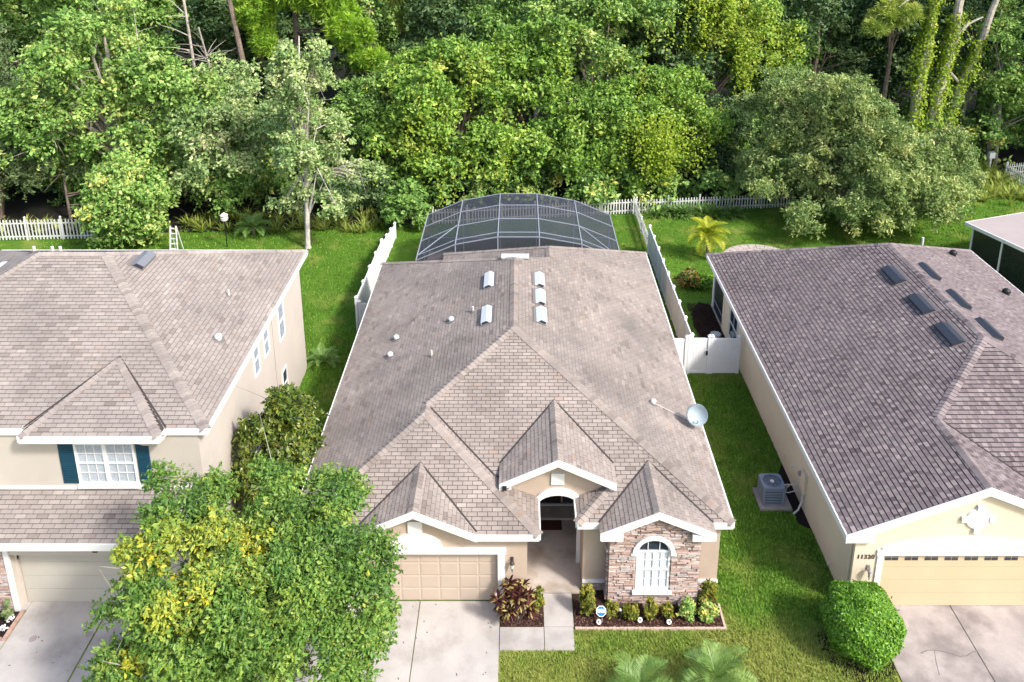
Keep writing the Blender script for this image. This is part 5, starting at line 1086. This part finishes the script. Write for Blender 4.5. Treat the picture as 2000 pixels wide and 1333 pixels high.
# dark croton and the golden shrubs
e = empty('croton_plant', (-.1, 20.42, 0), 'dark red and yellow leaved croton beside the tan garage door', 'plant')
A_ = []; heads = [(-.1 + rs.normal(0, .24), 20.42 + rs.normal(0, .2), rs.uniform(.3, 1.1)) for _ in range(30)]
for hx_, hy_, hz_ in heads:
    A_.append(straps((hx_, hy_, hz_), 17, .34, .085, (-.1, 1.25), .55, (.25, .14))); A_.append(straps((hx_, hy_, hz_ + .02), 10, .28, .085, (-.3, .8), .6, (.82, .15)))
V, T, tn = join(A_); V[:, 2] = np.maximum(V[:, 2], .03); quick_mesh('foliage', V, T, tn, M['l_croton'], e, (-.1, 20.42, 0))
mb = MB()
for hx_, hy_, hz_ in heads: mb.tube([(-.1 + (hx_ + .1) * .3, 20.42 + (hy_ - 20.42) * .3, 0), (hx_, hy_, hz_)], [.016, .012], 5, cap=False)
mb.build('stem', M['bark'], e, (-.1, 20.42, 0))
GS = 'golden shrubs round the stone bay'
for x, y, r_, h, lb in ((.55, 20.62, .26, 1.05, 'tall yellow green shrub standing between croton and path'),
        (2.17, 20.55, .30, 1.0, 'tallest golden shrub of the bay bed, nearest the path'), (2.86, 20.48, .24, .55, 'small golden shrub beside the blue octagonal sign'),
        (3.47, 20.42, .30, .55, 'golden green shrub under the left half of the arched window'), (4.08, 20.45, .26, .62, 'golden tipped shrub under the middle of the arched window'),
        (4.63, 20.42, .24, .5, 'yellowest small shrub under the right edge of the arched window'), (5.22, 20.45, .36, .55, 'broad dull green shrub under the stone wall right of the window'),
        (5.85, 20.40, .32, .6, 'grey green shrub in the corner of the pink edging'), (5.98, 20.85, .34, .95, 'tall golden shrub by the wall corner above the side lawn')):
    shrub('garden_shrub', lb, 'shrub', (x, y), (r_ * 1.15, r_ * 1.1, h * 1.1), int(420 + 800 * r_ * h * 3), .115, .055, 'l_shrub' if 'dull' not in lb and 'grey' not in lb else 'l_mid', group=GS, nb=24, tones=(.55, .2, .25), loose=True)
shrub('garden_shrub', 'thin green shrub against the stone strip of the two storey house', 'shrub', (-15.75, 20.4), (.3, .2, .7), 500, .11, .05, 'l_dull', nb=10)
for x, y, lb in ((-15.62, 19.97, 'white flower cluster nearest the brick edging corner'), (-15.6, 20.33, 'white flower cluster nearest the stone wall strip')):
    fo = MB()
    for k in range(26): px, py, pz = x + rs.normal(0, .05), y + rs.normal(0, .05), .1 + rs.random() * .14; fo.lathe([(.005, 0), (.03, .012), (.005, .02)], (px, py, pz), 6)
    for k in range(6): fo.tube([(x, y, .02), (x + rs.normal(0, .04), y + rs.normal(0, .04), .2)], .004, 4)
    tag(fo.build('white_flower', M['white']), lb, 'flower', 'white flowers in the black bed')
mulch = []
for (x0, x1, y0, y1, k) in ((1.73, 6.26, 20.1, 20.95, 2600), (-.54, .77, 20.14, 20.9, 700)):
    Pm = np.stack([rs.uniform(x0, x1, k), rs.uniform(y0, y1, k), rs.uniform(.022, .05, k)], 1); Nm = unit(rs.normal(size=(k, 3)) * .5 + np.array([0, 0, 1.])); V, T = leaf_arrays(Pm, Nm, .10 * rs.uniform(.5, 1.5, k), .026, fold=.3); mulch.append((V, T, np.repeat(rs.random(k), 2)))
for (x0, x1, y0, y1, k) in ((9.0, 10.3, 36.2, 40.4, 1500), (-17, -15.5, 19.72, 20.7, 300)):
    Pm = np.stack([rs.uniform(x0, x1, k), rs.uniform(y0, y1, k), rs.uniform(.015, .07, k)], 1); Nm = unit(rs.normal(size=(k, 3)) * .6 + np.array([0, 0, 1.])); V, T = leaf_arrays(Pm, Nm, .13 * rs.uniform(.5, 1.5, k), .04, fold=.3); mulch.append((V, T, np.repeat(rs.random(k) * .25, 2)))
V, T, tn = join(mulch); tag(quick_mesh('mulch', V, T, tn, M['mulch']), 'loose red brown bark chips in the front beds', 'mulch', None, 'stuff')
palm('lawn_palm', 'low green palm on the front lawn nearer the path', (3.42, 17.75), .45, .09, 15, 1.05, 'l_palm', up=(.2, 1.3), nl=38, lw=.02, ll=.36, curl=.45, group='low palms on the front lawn')
palm('lawn_palm', 'low green palm on the front lawn nearer the side strip', (5.5, 17.95), .5, .09, 18, 1.15, 'l_palm', up=(.1, 1.3), nl=38, lw=.02, ll=.38, curl=.45, group='low palms on the front lawn')
palm('golden_palm', 'bright golden yellow palm on the lawn behind the dark slate roof', (11.35, 45.9), 1.45, .10, 26, 1.45, 'l_goldpalm', up=(-.1, 1.4), nl=34, lw=.045, ll=.40, droop=1.25, curl=.5)
palm('palmetto', 'low dark green palmetto in the tall grass behind the bird feeder', (-16.9, 49.3), .5, .09, 14, 1.3, 'l_palm', up=(.1, 1.2), nl=26, lw=.045, ll=.42, curl=.4)
palm('fern_palm', 'small feathery palm beside the rear corner of the tall pale wall', (-9.25, 34.6), .12, .06, 16, .95, 'l_palm', up=(.3, 1.3), nl=32, lw=.022, ll=.24, curl=.4)
shrub('flowering_bush', 'red flecked flowering bush on the lawn by the dark lanai', 'bush', (9.55, 42.3), (.85, .7, .9), 2600, .17, .09, 'l_flower', nb=26, tones=(.3, .12, .28))
shrub('garden_shrub', 'low rounded green shrub beside the red flecked bush', 'shrub', (10.45, 42.1), (.6, .6, .7), 1200, .15, .07, 'l_hedge', nb=16)

# ------------------------------------------------------------------ WOODLAND, tree by tree
tree('live_oak', 'dull grey green oak at the picture edge, upper of the two', 'tree', (-38.5, 58.5), 8, .3, [(-38.2, 58, 6.8, 5.6, 4, 4.8)], 120, (.7, 1.3), 190, .26, .10, 'l_dull', 'bark', nl=14)
tree('live_oak', 'dull grey green oak overhanging the weathered picket fence', 'tree', (-35, 52.3), 5, .3, [(-34.6, 51.8, 3.5, 4.9, 3, 3.0)], 120, (.6, 1.1), 190, .24, .09, 'l_dull', 'bark', nl=14)
tree('sweetgum_tree', 'broad tall leafy tree with a few orange leaves, behind the two storey house', 'tree', (-27, 54), 12, .32,
     [(-27.3, 53.5, 6.0, 5.9, 4.0, 5.6), (-27.2, 54.3, 11.2, 3.4, 3, 2.9), (-23.6, 53, 6.5, 3.4, 3, 4)], 330, (.6, 1.15), 150, .31, .19, 'l_mid', 'bark_pale', nl=40, hollow=.5, tones=(.40, .13, .17))
tree('sweetgum_tree', 'small leafy tree by the step ladder, in front of the broad tall one', 'tree', (-24.3, 48.6), 4, .14,
     [(-23.9, 48.0, 2.0, 2.9, 2.2, 2.2), (-23.6, 48.6, 4.0, 1.8, 1.5, 1.3), (-24.6, 47.4, 1.1, 2.2, 1.2, 1.2), (-22.8, 47.6, 1.4, 1.5, 1.2, 1.4)], 210, (.5, .9), 130, .28, .17, 'l_mid', 'bark_pale', nl=12, hollow=.55, tones=(.46, .12, .17))
tree('sweetgum_tree', 'pale leafy tree filling the gap beside the white trunked one', 'tree', (-20.3, 54.5), 9, .2,
     [(-20.2, 54, 7.0, 3.2, 3, 3.6), (-19.0, 52.6, 3.9, 3.6, 2.6, 2.3), (-16.5, 53.5, 4.5, 2.4, 2.2, 3)], 210, (.55, 1.05), 135, .29, .17, 'l_pale', 'bark_pale', nl=24, hollow=.55, tones=(.34, .15, .17))
t3, c3, _ = tree('birch_like_tree', 'tall pale tree with whitish trunk standing on the back lawn', 'tree', (-13.0, 47.45), 13.2, .15,
     [(-12.6, 47.7, 10.6, 1.7, 1.6, 2.7), (-12.9, 47.9, 7.6, 2.7, 2.1, 2.4), (-12.8, 48, 5.3, 3.5, 2.3, 1.9), (-12.3, 47.8, 2.9, 2.2, 1.6, 1.0)], 330, (.3, .62), 95, .21, .11, 'l_pale', 'bark_white', lean=(.35, .3), nl=26, lob=5, hollow=.4, tones=(.38, .15, .17))
mb = MB()
for _ in range(7): a_ = Vector((-11.6, 47.6, 4.9 + rs.normal(0, .2))); b_ = a_ + Vector((rs.uniform(1.6, 2.6), rs.normal(0, .4), rs.normal(-.3, .5))); mb.tube([a_, a_.lerp(b_, .5) + Vector((0, 0, .15)), b_], [.035, .025, .008], 5, cap=False)
mb.tube([(-12.95, 47.5, 4.6), (-11.6, 47.6, 4.9)], [.06, .04], 5); mb.build('bare_branch', M['bark_pale'], t3, (-13, 47.45, 0))
t4, c4, _ = tree('mulberry_tree', 'bright green spreading tree with vines, behind the pool cage on the left house side', 'tree', (-4.2, 57.5), 8, .22,
     [(-4.3, 57, 5.8, 5.4, 3.6, 4.2), (-1.8, 58.5, 8.5, 3.8, 3, 2.2), (-7.2, 56, 3.0, 3.0, 2.4, 3.0), (-2.5, 55.2, 2.4, 4.6, 1.6, 2.4)], 350, (.6, 1.15), 140, .32, .18, 'l_bright', 'bark', nl=20, hollow=.5, tones=(.34, .16, .17))
front = c4[c4[:, 1] < 57]; vines(t4, front[rs.choice(len(front), 30)] - np.array([0, 1.5, -.2]), rs.uniform(1.2, 3.4, 30), .2, 'l_yellowgreen')
tree('glossy_bush', 'dark glossy large leaved bush at the low end of the vinyl fence', 'bush', (-6.9, 50.6), 1.8, .08, [(-6.9, 50.4, 1.2, 1.4, 1.1, 1.35), (-7.4, 50.5, 2.2, .8, .8, .7)], 70, (.35, .6), 75, .30, .19, 'l_mid', 'bark', nl=8, hollow=.6, tones=(.25, .12, .12))
tree('wood_shrub', 'rounded deep green shrub at the wood edge near the pale trunk', 'shrub', (-10.9, 53.6), 1.8, .08, [(-10.9, 53.4, 1.5, 2.5, 1.6, 1.6)], 70, (.5, .9), 120, .26, .12, 'l_deep', 'bark', nl=6, tones=(.5, .2, .2))
tree('maple_tree', 'mid green tree with layered leaves directly behind the pool cage', 'tree', (1.4, 58.5), 10, .24,
     [(1.6, 58, 5.6, 4.0, 3.2, 4.8), (1.8, 59, 9, 3.0, 2.6, 2.6), (1.8, 55.6, 2.6, 4, 1.8, 2.4), (5.0, 57.5, 5.0, 2.6, 2.2, 2.8)], 330, (.6, 1.1), 140, .31, .17, 'l_bright', 'bark_pale', nl=18, hollow=.5, tones=(.22, .14, .16))
t6, c6, _ = tree('vine_covered_tree', 'tall tree smothered in climbing vines, pale bare stem below its crown', 'tree', (5.6, 62.5), 15, .26,
     [(5.4, 62, 9.5, 4.6, 3.6, 4.6), (3.5, 63, 12.5, 3.5, 3, 3), (8.6, 62, 12, 2.6, 2.5, 3), (6.4, 59, 4.0, 4.2, 2.2, 3.6)], 330, (.6, 1.15), 150, .31, .16, 'l_mid', 'bark_pale', nl=22, hollow=.5, tones=(.36, .17, .18))
front = c6[c6[:, 1] < 62]; vines(t6, front[rs.choice(len(front), 36)] - np.array([0, 1.6, -.2]), rs.uniform(1, 3.2, 36), .21, 'l_yellowgreen')
t7, c7, _ = tree('vine_covered_tree', 'low arching tree draped with long curtains of yellow green vine', 'tree', (10.3, 57.3), 7, .2,
     [(10.9, 57, 6.5, 3.0, 2.4, 2.2), (8.8, 57, 4.2, 2.8, 2.2, 3.6), (12.6, 57, 4.0, 2.2, 2, 2.6)], 230, (.5, 1.0), 140, .27, .14, 'l_bright', 'bark', nl=14, hollow=.55, tones=(.3, .15, .16))
st = np.stack([rs.normal(9.6, .75, 60), rs.uniform(53.6, 54.8, 60), rs.uniform(5, 6.6, 60)], 1); st2 = np.stack([rs.uniform(8, 13.6, 46), rs.uniform(53.8, 55.2, 46), rs.uniform(3.6, 6.8, 46)], 1)
vines(t7, np.concatenate([st, st2]), np.concatenate([rs.uniform(1.5, 4.2, 60), rs.uniform(.6, 1.8, 46)]), .2, 'l_yellowgreen', dens=14)
t8, c8, _ = tree('vine_covered_tree', 'tallest yellow green vine draped tree, above the broad olive oak', 'tree', (15.4, 64.5), 16, .26,
     [(15.6, 63.6, 10.5, 4.2, 3, 4.6), (13.0, 64, 13, 2.6, 2.4, 3), (18.2, 64, 9.5, 2.8, 2.4, 3)], 230, (.6, 1.15), 150, .30, .16, 'l_bright', 'bark', nl=16, hollow=.55, tones=(.5, .18, .18))
front = c8[c8[:, 1] < 64]; vines(t8, front[rs.choice(len(front), 90)] - np.array([0, 1.5, -.5]), rs.uniform(1.2, 4.4, 90), .23, 'l_yellowgreen', dens=13)
tree('live_oak', 'broad rounded olive oak overhanging the wide back lawn', 'tree', (21.6, 51.2), 6, .36,
     [(21.2, 51.0, 3.7, 6.4, 4.4, 4.4), (24.9, 51.4, 4.0, 4.6, 3.8, 4.4), (16.6, 51.4, 3.4, 2.6, 2.4, 3.0), (21.2, 52.4, 7.6, 4.2, 3.4, 2.4), (17.2, 53.5, 6.6, 2.6, 2.2, 2.4), (19.0, 48.0, 1.7, 4.4, 1.6, 1.7), (24.2, 48.3, 1.9, 3.4, 1.6, 1.9), (27.0, 50.5, 2.2, 2.2, 2, 2.2), (22.8, 49.8, 4.2, 3.6, 2.6, 3.4), (23.0, 49.0, 2.4, 3.0, 1.8, 2.2)], 960, (.45, .85), 190, .21, .075, 'l_olive', 'bark', nl=24, lob=4, hollow=.55, tones=(.42, .16, .2), up=.5)
tree('laurel_tree', 'dark green leafy tree deep behind the broad olive oak', 'tree', (24.5, 68), 12, .25, [(23.5, 67.5, 9.8, 4.8, 3.6, 4.6), (28, 68.5, 7.5, 4, 3, 4)], 170, (.7, 1.3), 140, .32, .17, 'l_deep', 'bark', nl=10, tones=(.6, .2, .2))
tree('wood_shrub', 'mid green leafy mass between the pale white trunked tree and the mulberry', 'shrub', (-9.6, 57), 4, .12, [(-9.4, 57, 4.2, 2.8, 2, 3.6), (-10.2, 58, 6.6, 2.2, 2, 1.8)], 130, (.5, 1.0), 130, .28, .15, 'l_mid', 'bark', nl=8, tones=(.25, .15, .16))
tree('wood_shrub', 'light green leafy mass at the foot of the vine draped tree, above the fence corner', 'shrub', (7.2, 56), 3, .1, [(6.8, 55.6, 2.0, 2.8, 1.5, 2.2)], 90, (.5, .9), 120, .25, .13, 'l_bright', 'bark', nl=6, tones=(.25, .15, .16))
tree('wood_shrub', 'deep green leafy mass in the shade beside the olive oak', 'shrub', (14.2, 58.5), 4, .12, [(14.3, 58.5, 3.0, 2.6, 2, 3.0)], 100, (.5, 1.0), 120, .26, .14, 'l_deep', 'bark', nl=6, tones=(.5, .2, .18))
tree('wood_shrub', 'mid green leafy mass under the broad tall leafy tree', 'shrub', (-30, 52), 3, .1, [(-29.9, 54.5, 2.4, 2.8, 1.4, 2.2), (-19.5, 51.4, 2.0, 2.2, 1.3, 1.7)], 130, (.5, .9), 120, .27, .15, 'l_mid', 'bark', nl=6, tones=(.35, .15, .16))
# vine wrapped bare trunks on the right
def vine_trunk(label, base, top, r, cover, n, leafm, bark='bark', name='vine_wrapped_trunk', branch=()):
    e = empty(name, (base[0], base[1], 0), label, 'tree'); b = Vector((*base, 0)); t = Vector(top); mb = MB()
    pts = [b.lerp(t, k / 8) + Vector((.14 * math.sin(k * 1.7), 0, 0)) for k in range(9)]; mb.tube(pts, [r * (1.25 - .09 * k) for k in range(9)], 8)
    for q0, q1 in branch: q0 = b.lerp(t, q0); q1 = Vector(q1); mb.tube([q0, q0.lerp(q1, .5) + Vector((0, 0, .4)), q1], [r * .4, r * .28, r * .1], 6, cap=False)
    mb.build('trunk', M[bark], e, (base[0], base[1], 0)); f = rs.uniform(cover[0], cover[1], n); a_ = rs.uniform(0, 2 * np.pi, n); k_ = rs.uniform(0, 40); amp = .06 + 1.5 * np.array([max(0, noise.noise(Vector((k_, v_ * 9, a2_ * .6))) + .25) for v_, a2_ in zip(f, a_)]); rad = r + np.abs(rs.normal(0, .42, n)) * amp * (1.7 - f)
    P = np.array(b)[None] + (np.array(t) - np.array(b))[None] * f[:, None] + np.stack([np.cos(a_) * rad, np.sin(a_) * rad, rs.normal(0, .1, n)], 1)
    V, T = leaf_arrays(P, unit(np.stack([np.cos(a_), np.sin(a_), np.full(n, .5)], 1) + rs.normal(size=(n, 3)) * .4), .24 * rs.uniform(.7, 1.2, n), .16); quick_mesh('vine', V, T, np.repeat(rs.normal(.45, .22, n), 2), M[leafm], e, (base[0], base[1], 0)); return e
vine_trunk('bare trunk wrapped in yellow vine with a bowed dead branch on top', (29.9, 61), (30.6, 61.3, 17), .34, (.12, 1), 3800, 'l_yellowgreen', 'bark_pale', branch=((.82, (26.8, 60.5, 13.4)), (.84, (27.4, 60.2, 13.0))))
vine_trunk('forked pale trunk in patchy vine, middle of the vine wrapped trunks', (31.5, 61.6), (33.1, 62, 17), .42, (.1, .72), 2600, 'l_yellowgreen', 'bark_pale', branch=((.7, (32.0, 62, 16.5)), (.6, (34.6, 62, 12))))
vine_trunk('leaning trunk with vine round its middle, beside the wood opening', (32.4, 62.5), (36.6, 62.5, 16.5), .33, (.2, .62), 1800, 'l_yellowgreen', 'bark_pale', branch=((.4, (31.8, 62, 8)),))
pine('pine_tree', 'short pine bough hanging beside the yellow vine wrapped trunk', (28.4, 63), 13, .2, [(27.6, 61, 12.4, 1.8, 1.2, .9, 60), (26.2, 60.6, 11.4, .9, .8, .5, 22)], 70, 'l_pine_green', 'bark', rad=.6, tone=(.6, .15))
tree('water_oak', 'airy bright tree with crooked pale stem by the far picket corner', 'tree', (37.6, 63.5), 10, .2, [(38.8, 63.8, 7.4, 3.6, 3, 3.4), (40.5, 63, 4.3, 2.6, 2.4, 2.4), (37.6, 64.5, 11, 2.8, 2.4, 2.6)], 170, (.5, 1.0), 130, .28, .15, 'l_mid', 'bark_pale', nl=22, hollow=.5, tones=(.4, .15, .17))
# pines along the top
pine('pine_tree', 'bright yellow green pine rising behind the pale white trunked tree', (-17.5, 65), 17, .24,
     [(-14.2, 63, 13.3, 1.9, 1.3, 1.8, 120), (-12.6, 62.6, 11.0, 1.7, 1.2, 1.6, 110), (-17, 63.5, 14, 1.9, 1.4, 1.7, 110), (-20.2, 64, 12.3, 1.8, 1.3, 1.9, 110), (-11.3, 62.5, 8.6, 1.4, 1.0, 1.0, 60), (-19.5, 64, 9.6, 1.2, 1, 1.1, 50)], 80, 'l_pine', 'bark', rad=.58, nw=.075)
pine('pine_tree', 'green pine at the picture top behind the broad tall leafy tree', (-31, 71), 18, .24, [(-33, 70, 14.4, 2.6, 1.5, 1.4, 130), (-29, 69.5, 13.2, 2.6, 1.5, 1.4, 130), (-36, 71, 15, 2.2, 1.4, 1.3, 90), (-26, 70, 14.6, 2.2, 1.4, 1.6, 90)], 75, 'l_pine_green', 'bark', rad=.62, nw=.085)
pine('pine_tree', 'green pine over the dull oak at the picture corner', (-44.5, 73), 18, .24, [(-45, 71.5, 12.2, 2.8, 1.6, 1.5, 120), (-41.5, 72, 13.2, 2.4, 1.6, 1.3, 100), (-47, 72, 14.5, 2.6, 1.6, 1.4, 100)], 75, 'l_pine_green', 'bark', rad=.62, nw=.085)
pine('pine_tree', 'pale feathery pine near the vine covered post like trunk', (-9.8, 70), 18, .2, [(-9.6, 68.5, 13.6, 2.0, 1.3, 1.8, 110), (-8.6, 68.3, 10.8, 1.3, 1.1, 1.1, 50)], 75, 'l_pine_green', 'bark', rad=.6, nw=.08)
pine('pine_tree', 'yellowish pine top between the two tall vine covered trees', (10.8, 70), 18, .22, [(10.5, 69, 13.6, 2.1, 1.4, 1.9, 120)], 75, 'l_pine', 'bark', rad=.6, nw=.08)
def bare(label, base, top, r, bark='bark', twigs=0):
    e = empty('bare_tree', (base[0], base[1], 0), label, 'tree'); b = Vector((*base, 0)); t = Vector(top); mb = MB(); mb.tube([b, b.lerp(t, .5) + Vector((.1, 0, 0)), t], [r, r * .8, r * .5], 8)
    for k in range(twigs): q = b.lerp(t, rs.uniform(.45, .95)); d = Vector((rs.normal(0, 1), rs.normal(0, .6), abs(rs.normal(.5, .6)))).normalized() * rs.uniform(.8, 2.6); mb.tube([q, q + d * .5 + Vector((0, 0, .1)), q + d], [r * .3, r * .2, r * .06], 5, cap=False)
    mb.build('trunk', M[bark], e, (base[0], base[1], 0))
bare('straight dark trunk in the shade between pale twigs and the yellow green pine', (-20.3, 63), (-22.2, 63, 17), .28, 'bark', 3)
bare('thin pale forked bare tree left of the straight dark trunk', (-24.4, 62), (-24.8, 62, 15), .15, 'bark_pale', 16)
bare('tangle of grey bare branches below the pine tops', (-21.5, 60.5), (-23.3, 60.5, 11.5), .12, 'bark_grey', 24)
bare('pale bare stem with a few twigs near the picture top, behind the maple', (-3.2, 70), (-3.0, 70, 17), .2, 'bark_pale', 9)
bare('reddish straight pine trunk in the dark gap behind the maple', (.2, 76), (.2, 76, 20), .26, 'bark', 0)
bare('slim pale trunk in the dark gap below the yellowish pine top', (11.6, 66), (11.8, 66, 14), .13, 'bark_pale', 4)
bare('pale slim trunk leaning in the wood opening by the far fence', (35.2, 64.5), (36.2, 64.8, 9), .14, 'bark_pale', 4)
bare('pale forked trunk nearest the far picket corner', (37.9, 62.8), (37.4, 63.3, 8), .13, 'bark_pale', 6)
vine_trunk('upright trunk wholly clothed in small ivy leaves, near the picture top', (-12.3, 68), (-12.2, 68, 19), .4, (.2, 1), 3600, 'l_mid', 'bark')
# trees deep in the wood: two kinds, copied
def deep(name, label, ells, leafm, tones):
    return tree(name, label, 'tree', (0, 0), 11, .24, ells, 120, (.8, 1.5), 160, .38, .2, leafm, 'bark', nl=10, tones=tones, group='trees deep in the wood')[0]
pa = deep('wood_tree', 'shaded green tree deep in the wood behind the front row', [(0, 0, 9.5, 4, 3.5, 4.5), (1.5, 0, 5, 3.8, 3, 4)], 'l_deep', (.6, .2, .2))
pb = deep('wood_tree', 'shaded green tree deep in the wood behind the front row', [(0, 0, 10, 3.6, 3.4, 5), (-1.5, .5, 4.6, 3.8, 3, 3.8)], 'l_mid', (.25, .16, .15))
spots = [(-50, 60), (-43, 66), (-37, 74), (-30, 64), (-22, 70), (-14, 72), (-6, 66), (-1, 68), (12, 64), (19, 66), (31, 68), (46, 68), (-54, 68), (-48, 80), (-40, 82), (-33, 63), (-27, 79), (-19, 78), (-11, 80), (-5, 74), (3, 82), (8, 77), (15, 80), (20, 73), (28, 78), (34, 74), (41, 72), (47, 66), (52, 74), (44, 60)]
for i, (x, y) in enumerate(spots):
    src = pa if i % 2 == 0 else pb
    if i < 2: o = src
    else:
        o = src.copy(); C.objects.link(o)
        for ch in list(src.children): c2 = ch.copy(); C.objects.link(c2); c2.parent = o
    o.location = (x, y, 0); o.rotation_euler = (0, 0, rs.random() * 6.28); s_ = rs.uniform(.9, 1.25); o.scale = (s_, s_, s_)
# far wood as one mass, undergrowth, tall grass
el = [(x + rs.normal(0, 2), y + rs.normal(0, 3), rs.uniform(5, 9), 6, 5, rs.uniform(5, 8)) for x in range(-90, 91, 10) for y in (92, 108)]
V, T, tn, _, _ = crown_leaves(el, 900, (1.6, 2.8), 60, .9, .5, 'x' and .4, tones=(.45, .2, .2)); tag(quick_mesh('far_forest', V, T, tn, M['l_deep']), 'dark green mass of trees far back in the wood', 'forest', None, 'stuff')
el = [(x + rs.normal(0, .6), 54.6 + .055 * abs(x) + rs.normal(0, .7) + (2.2 if x > 16 else 0), rs.uniform(.5, 1.3), 1.6, 1.0, rs.uniform(.9, 1.9)) for x in np.arange(-46, 33, 1.5) for _ in (0, 1)]
el += [(x + rs.normal(0, 1), 59 + rs.uniform(-1.5, 5) + (4 if x > 30 else 0), rs.uniform(1.2, 2.8), 2.2, 1.6, rs.uniform(1.6, 3.2)) for x in np.arange(-48, 50, 1.6) for _ in (0, 1)]
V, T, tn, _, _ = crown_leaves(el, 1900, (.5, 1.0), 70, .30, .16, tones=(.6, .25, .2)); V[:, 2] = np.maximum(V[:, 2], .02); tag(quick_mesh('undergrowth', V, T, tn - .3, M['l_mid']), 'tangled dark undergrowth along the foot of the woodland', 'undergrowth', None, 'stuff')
A_ = []
for x0, x1, y0, y1, k, L_, tn_ in ((-22, -8.6, 49.6, 52.4, 950, .85, (.22, .22)), (28, 37, 54, 60.5, 1100, 1.0, (.35, .25)), (-36, -26, 49, 51, 200, .8, (.4, .2)), (31, 36.5, 60, 62.5, 300, 1.5, (.15, .15))):
    for _ in range(k // 10): cx, cy = rs.uniform(x0, x1), rs.uniform(y0, y1); A_.append(straps((cx, cy, 0), 22, L_, .05, (.7, 1.5), .5, tn_)); 
V, T, tn = join(A_); tag(quick_mesh('tall_grass', V, T, tn, M['l_tall']), 'tall unmown grass at the wood edge', 'tall grass', None, 'stuff')
A_ = [straps((rs.uniform(9.0, 15.2), 52.55 + rs.normal(0, .22), 0), 20, 1.15, .085, (.5, 1.45), .75, (.3, .2)) for _ in range(42)]
V, T, tn = join(A_); tag(quick_mesh('strappy_plants', V, T, tn, M['l_palm']), 'row of strappy leaved plants growing against the picket fence', 'ground cover', None, 'stuff')
# lawn blades
GA = []
def lawn(x0, x1, y0, y1, dens, h, wd, holes=()):
    k = int((x1 - x0) * (y1 - y0) * dens); P = np.stack([rs.uniform(x0, x1, k), rs.uniform(y0, y1, k), np.zeros(k)], 1)
    ok = np.ones(k, bool)
    for a, b, c_, d in holes: ok &= ~((P[:, 0] > a) & (P[:, 0] < b) & (P[:, 1] > c_) & (P[:, 1] < d))
    P = P[ok]; k = len(P)
    if not k: return
    for _ in range(3):
        az = rs.random(k) * 2 * np.pi; ln = h * rs.uniform(.5, 1.3, k); le = rs.uniform(.2, 1.1, k); o = P + np.stack([rs.normal(0, wd, k), rs.normal(0, wd, k), np.zeros(k)], 1)
        tip = o + np.stack([np.cos(az) * le * ln, np.sin(az) * le * ln, ln], 1); sd = np.stack([-np.sin(az), np.cos(az), np.zeros(k)], 1) * wd * .5
        V = np.stack([o - sd, o + sd, tip], 1).reshape(-1, 3); GA.append((V, np.arange(k * 3).reshape(-1, 3), np.clip(rs.normal(.5, .28, k), 0, 1)))
lawn(-.5, 10.9, 15.5, 20.0, 520, .075, .028, [(-.6, 1.7, 19.28, 20.2)]); lawn(6.4, 10.3, 20.0, 33.7, 300, .075, .032, [(8.74, 9.94, 25.0, 26.17), (9.93, 10.35, 24.1, 27.6)])
lawn(-9.8, -6.7, 21.2, 37.4, 150, .07, .03); lawn(-12.5, -8.1, 34, 51, 60, .08, .04); lawn(-30, -12, 43, 50.5, 30, .09, .05)
lawn(8.1, 18, 34, 52.4, 42, .07, .045, [(8.9, 18, 34, 41)]); lawn(-7.8, 7.8, 38, 52.5, 30, .07, .045, [(-7.2, 7, 38, 47)]); lawn(18, 38, 43, 58, 22, .10, .06); lawn(10.9, 12.0, 15.5, 18.2, 300, .06, .022)
V, T, tn = join(GA); tag(quick_mesh('grass', V, T, tn, M['blade']), 'short green grass of the lawns between the houses', 'grass', None, 'stuff')
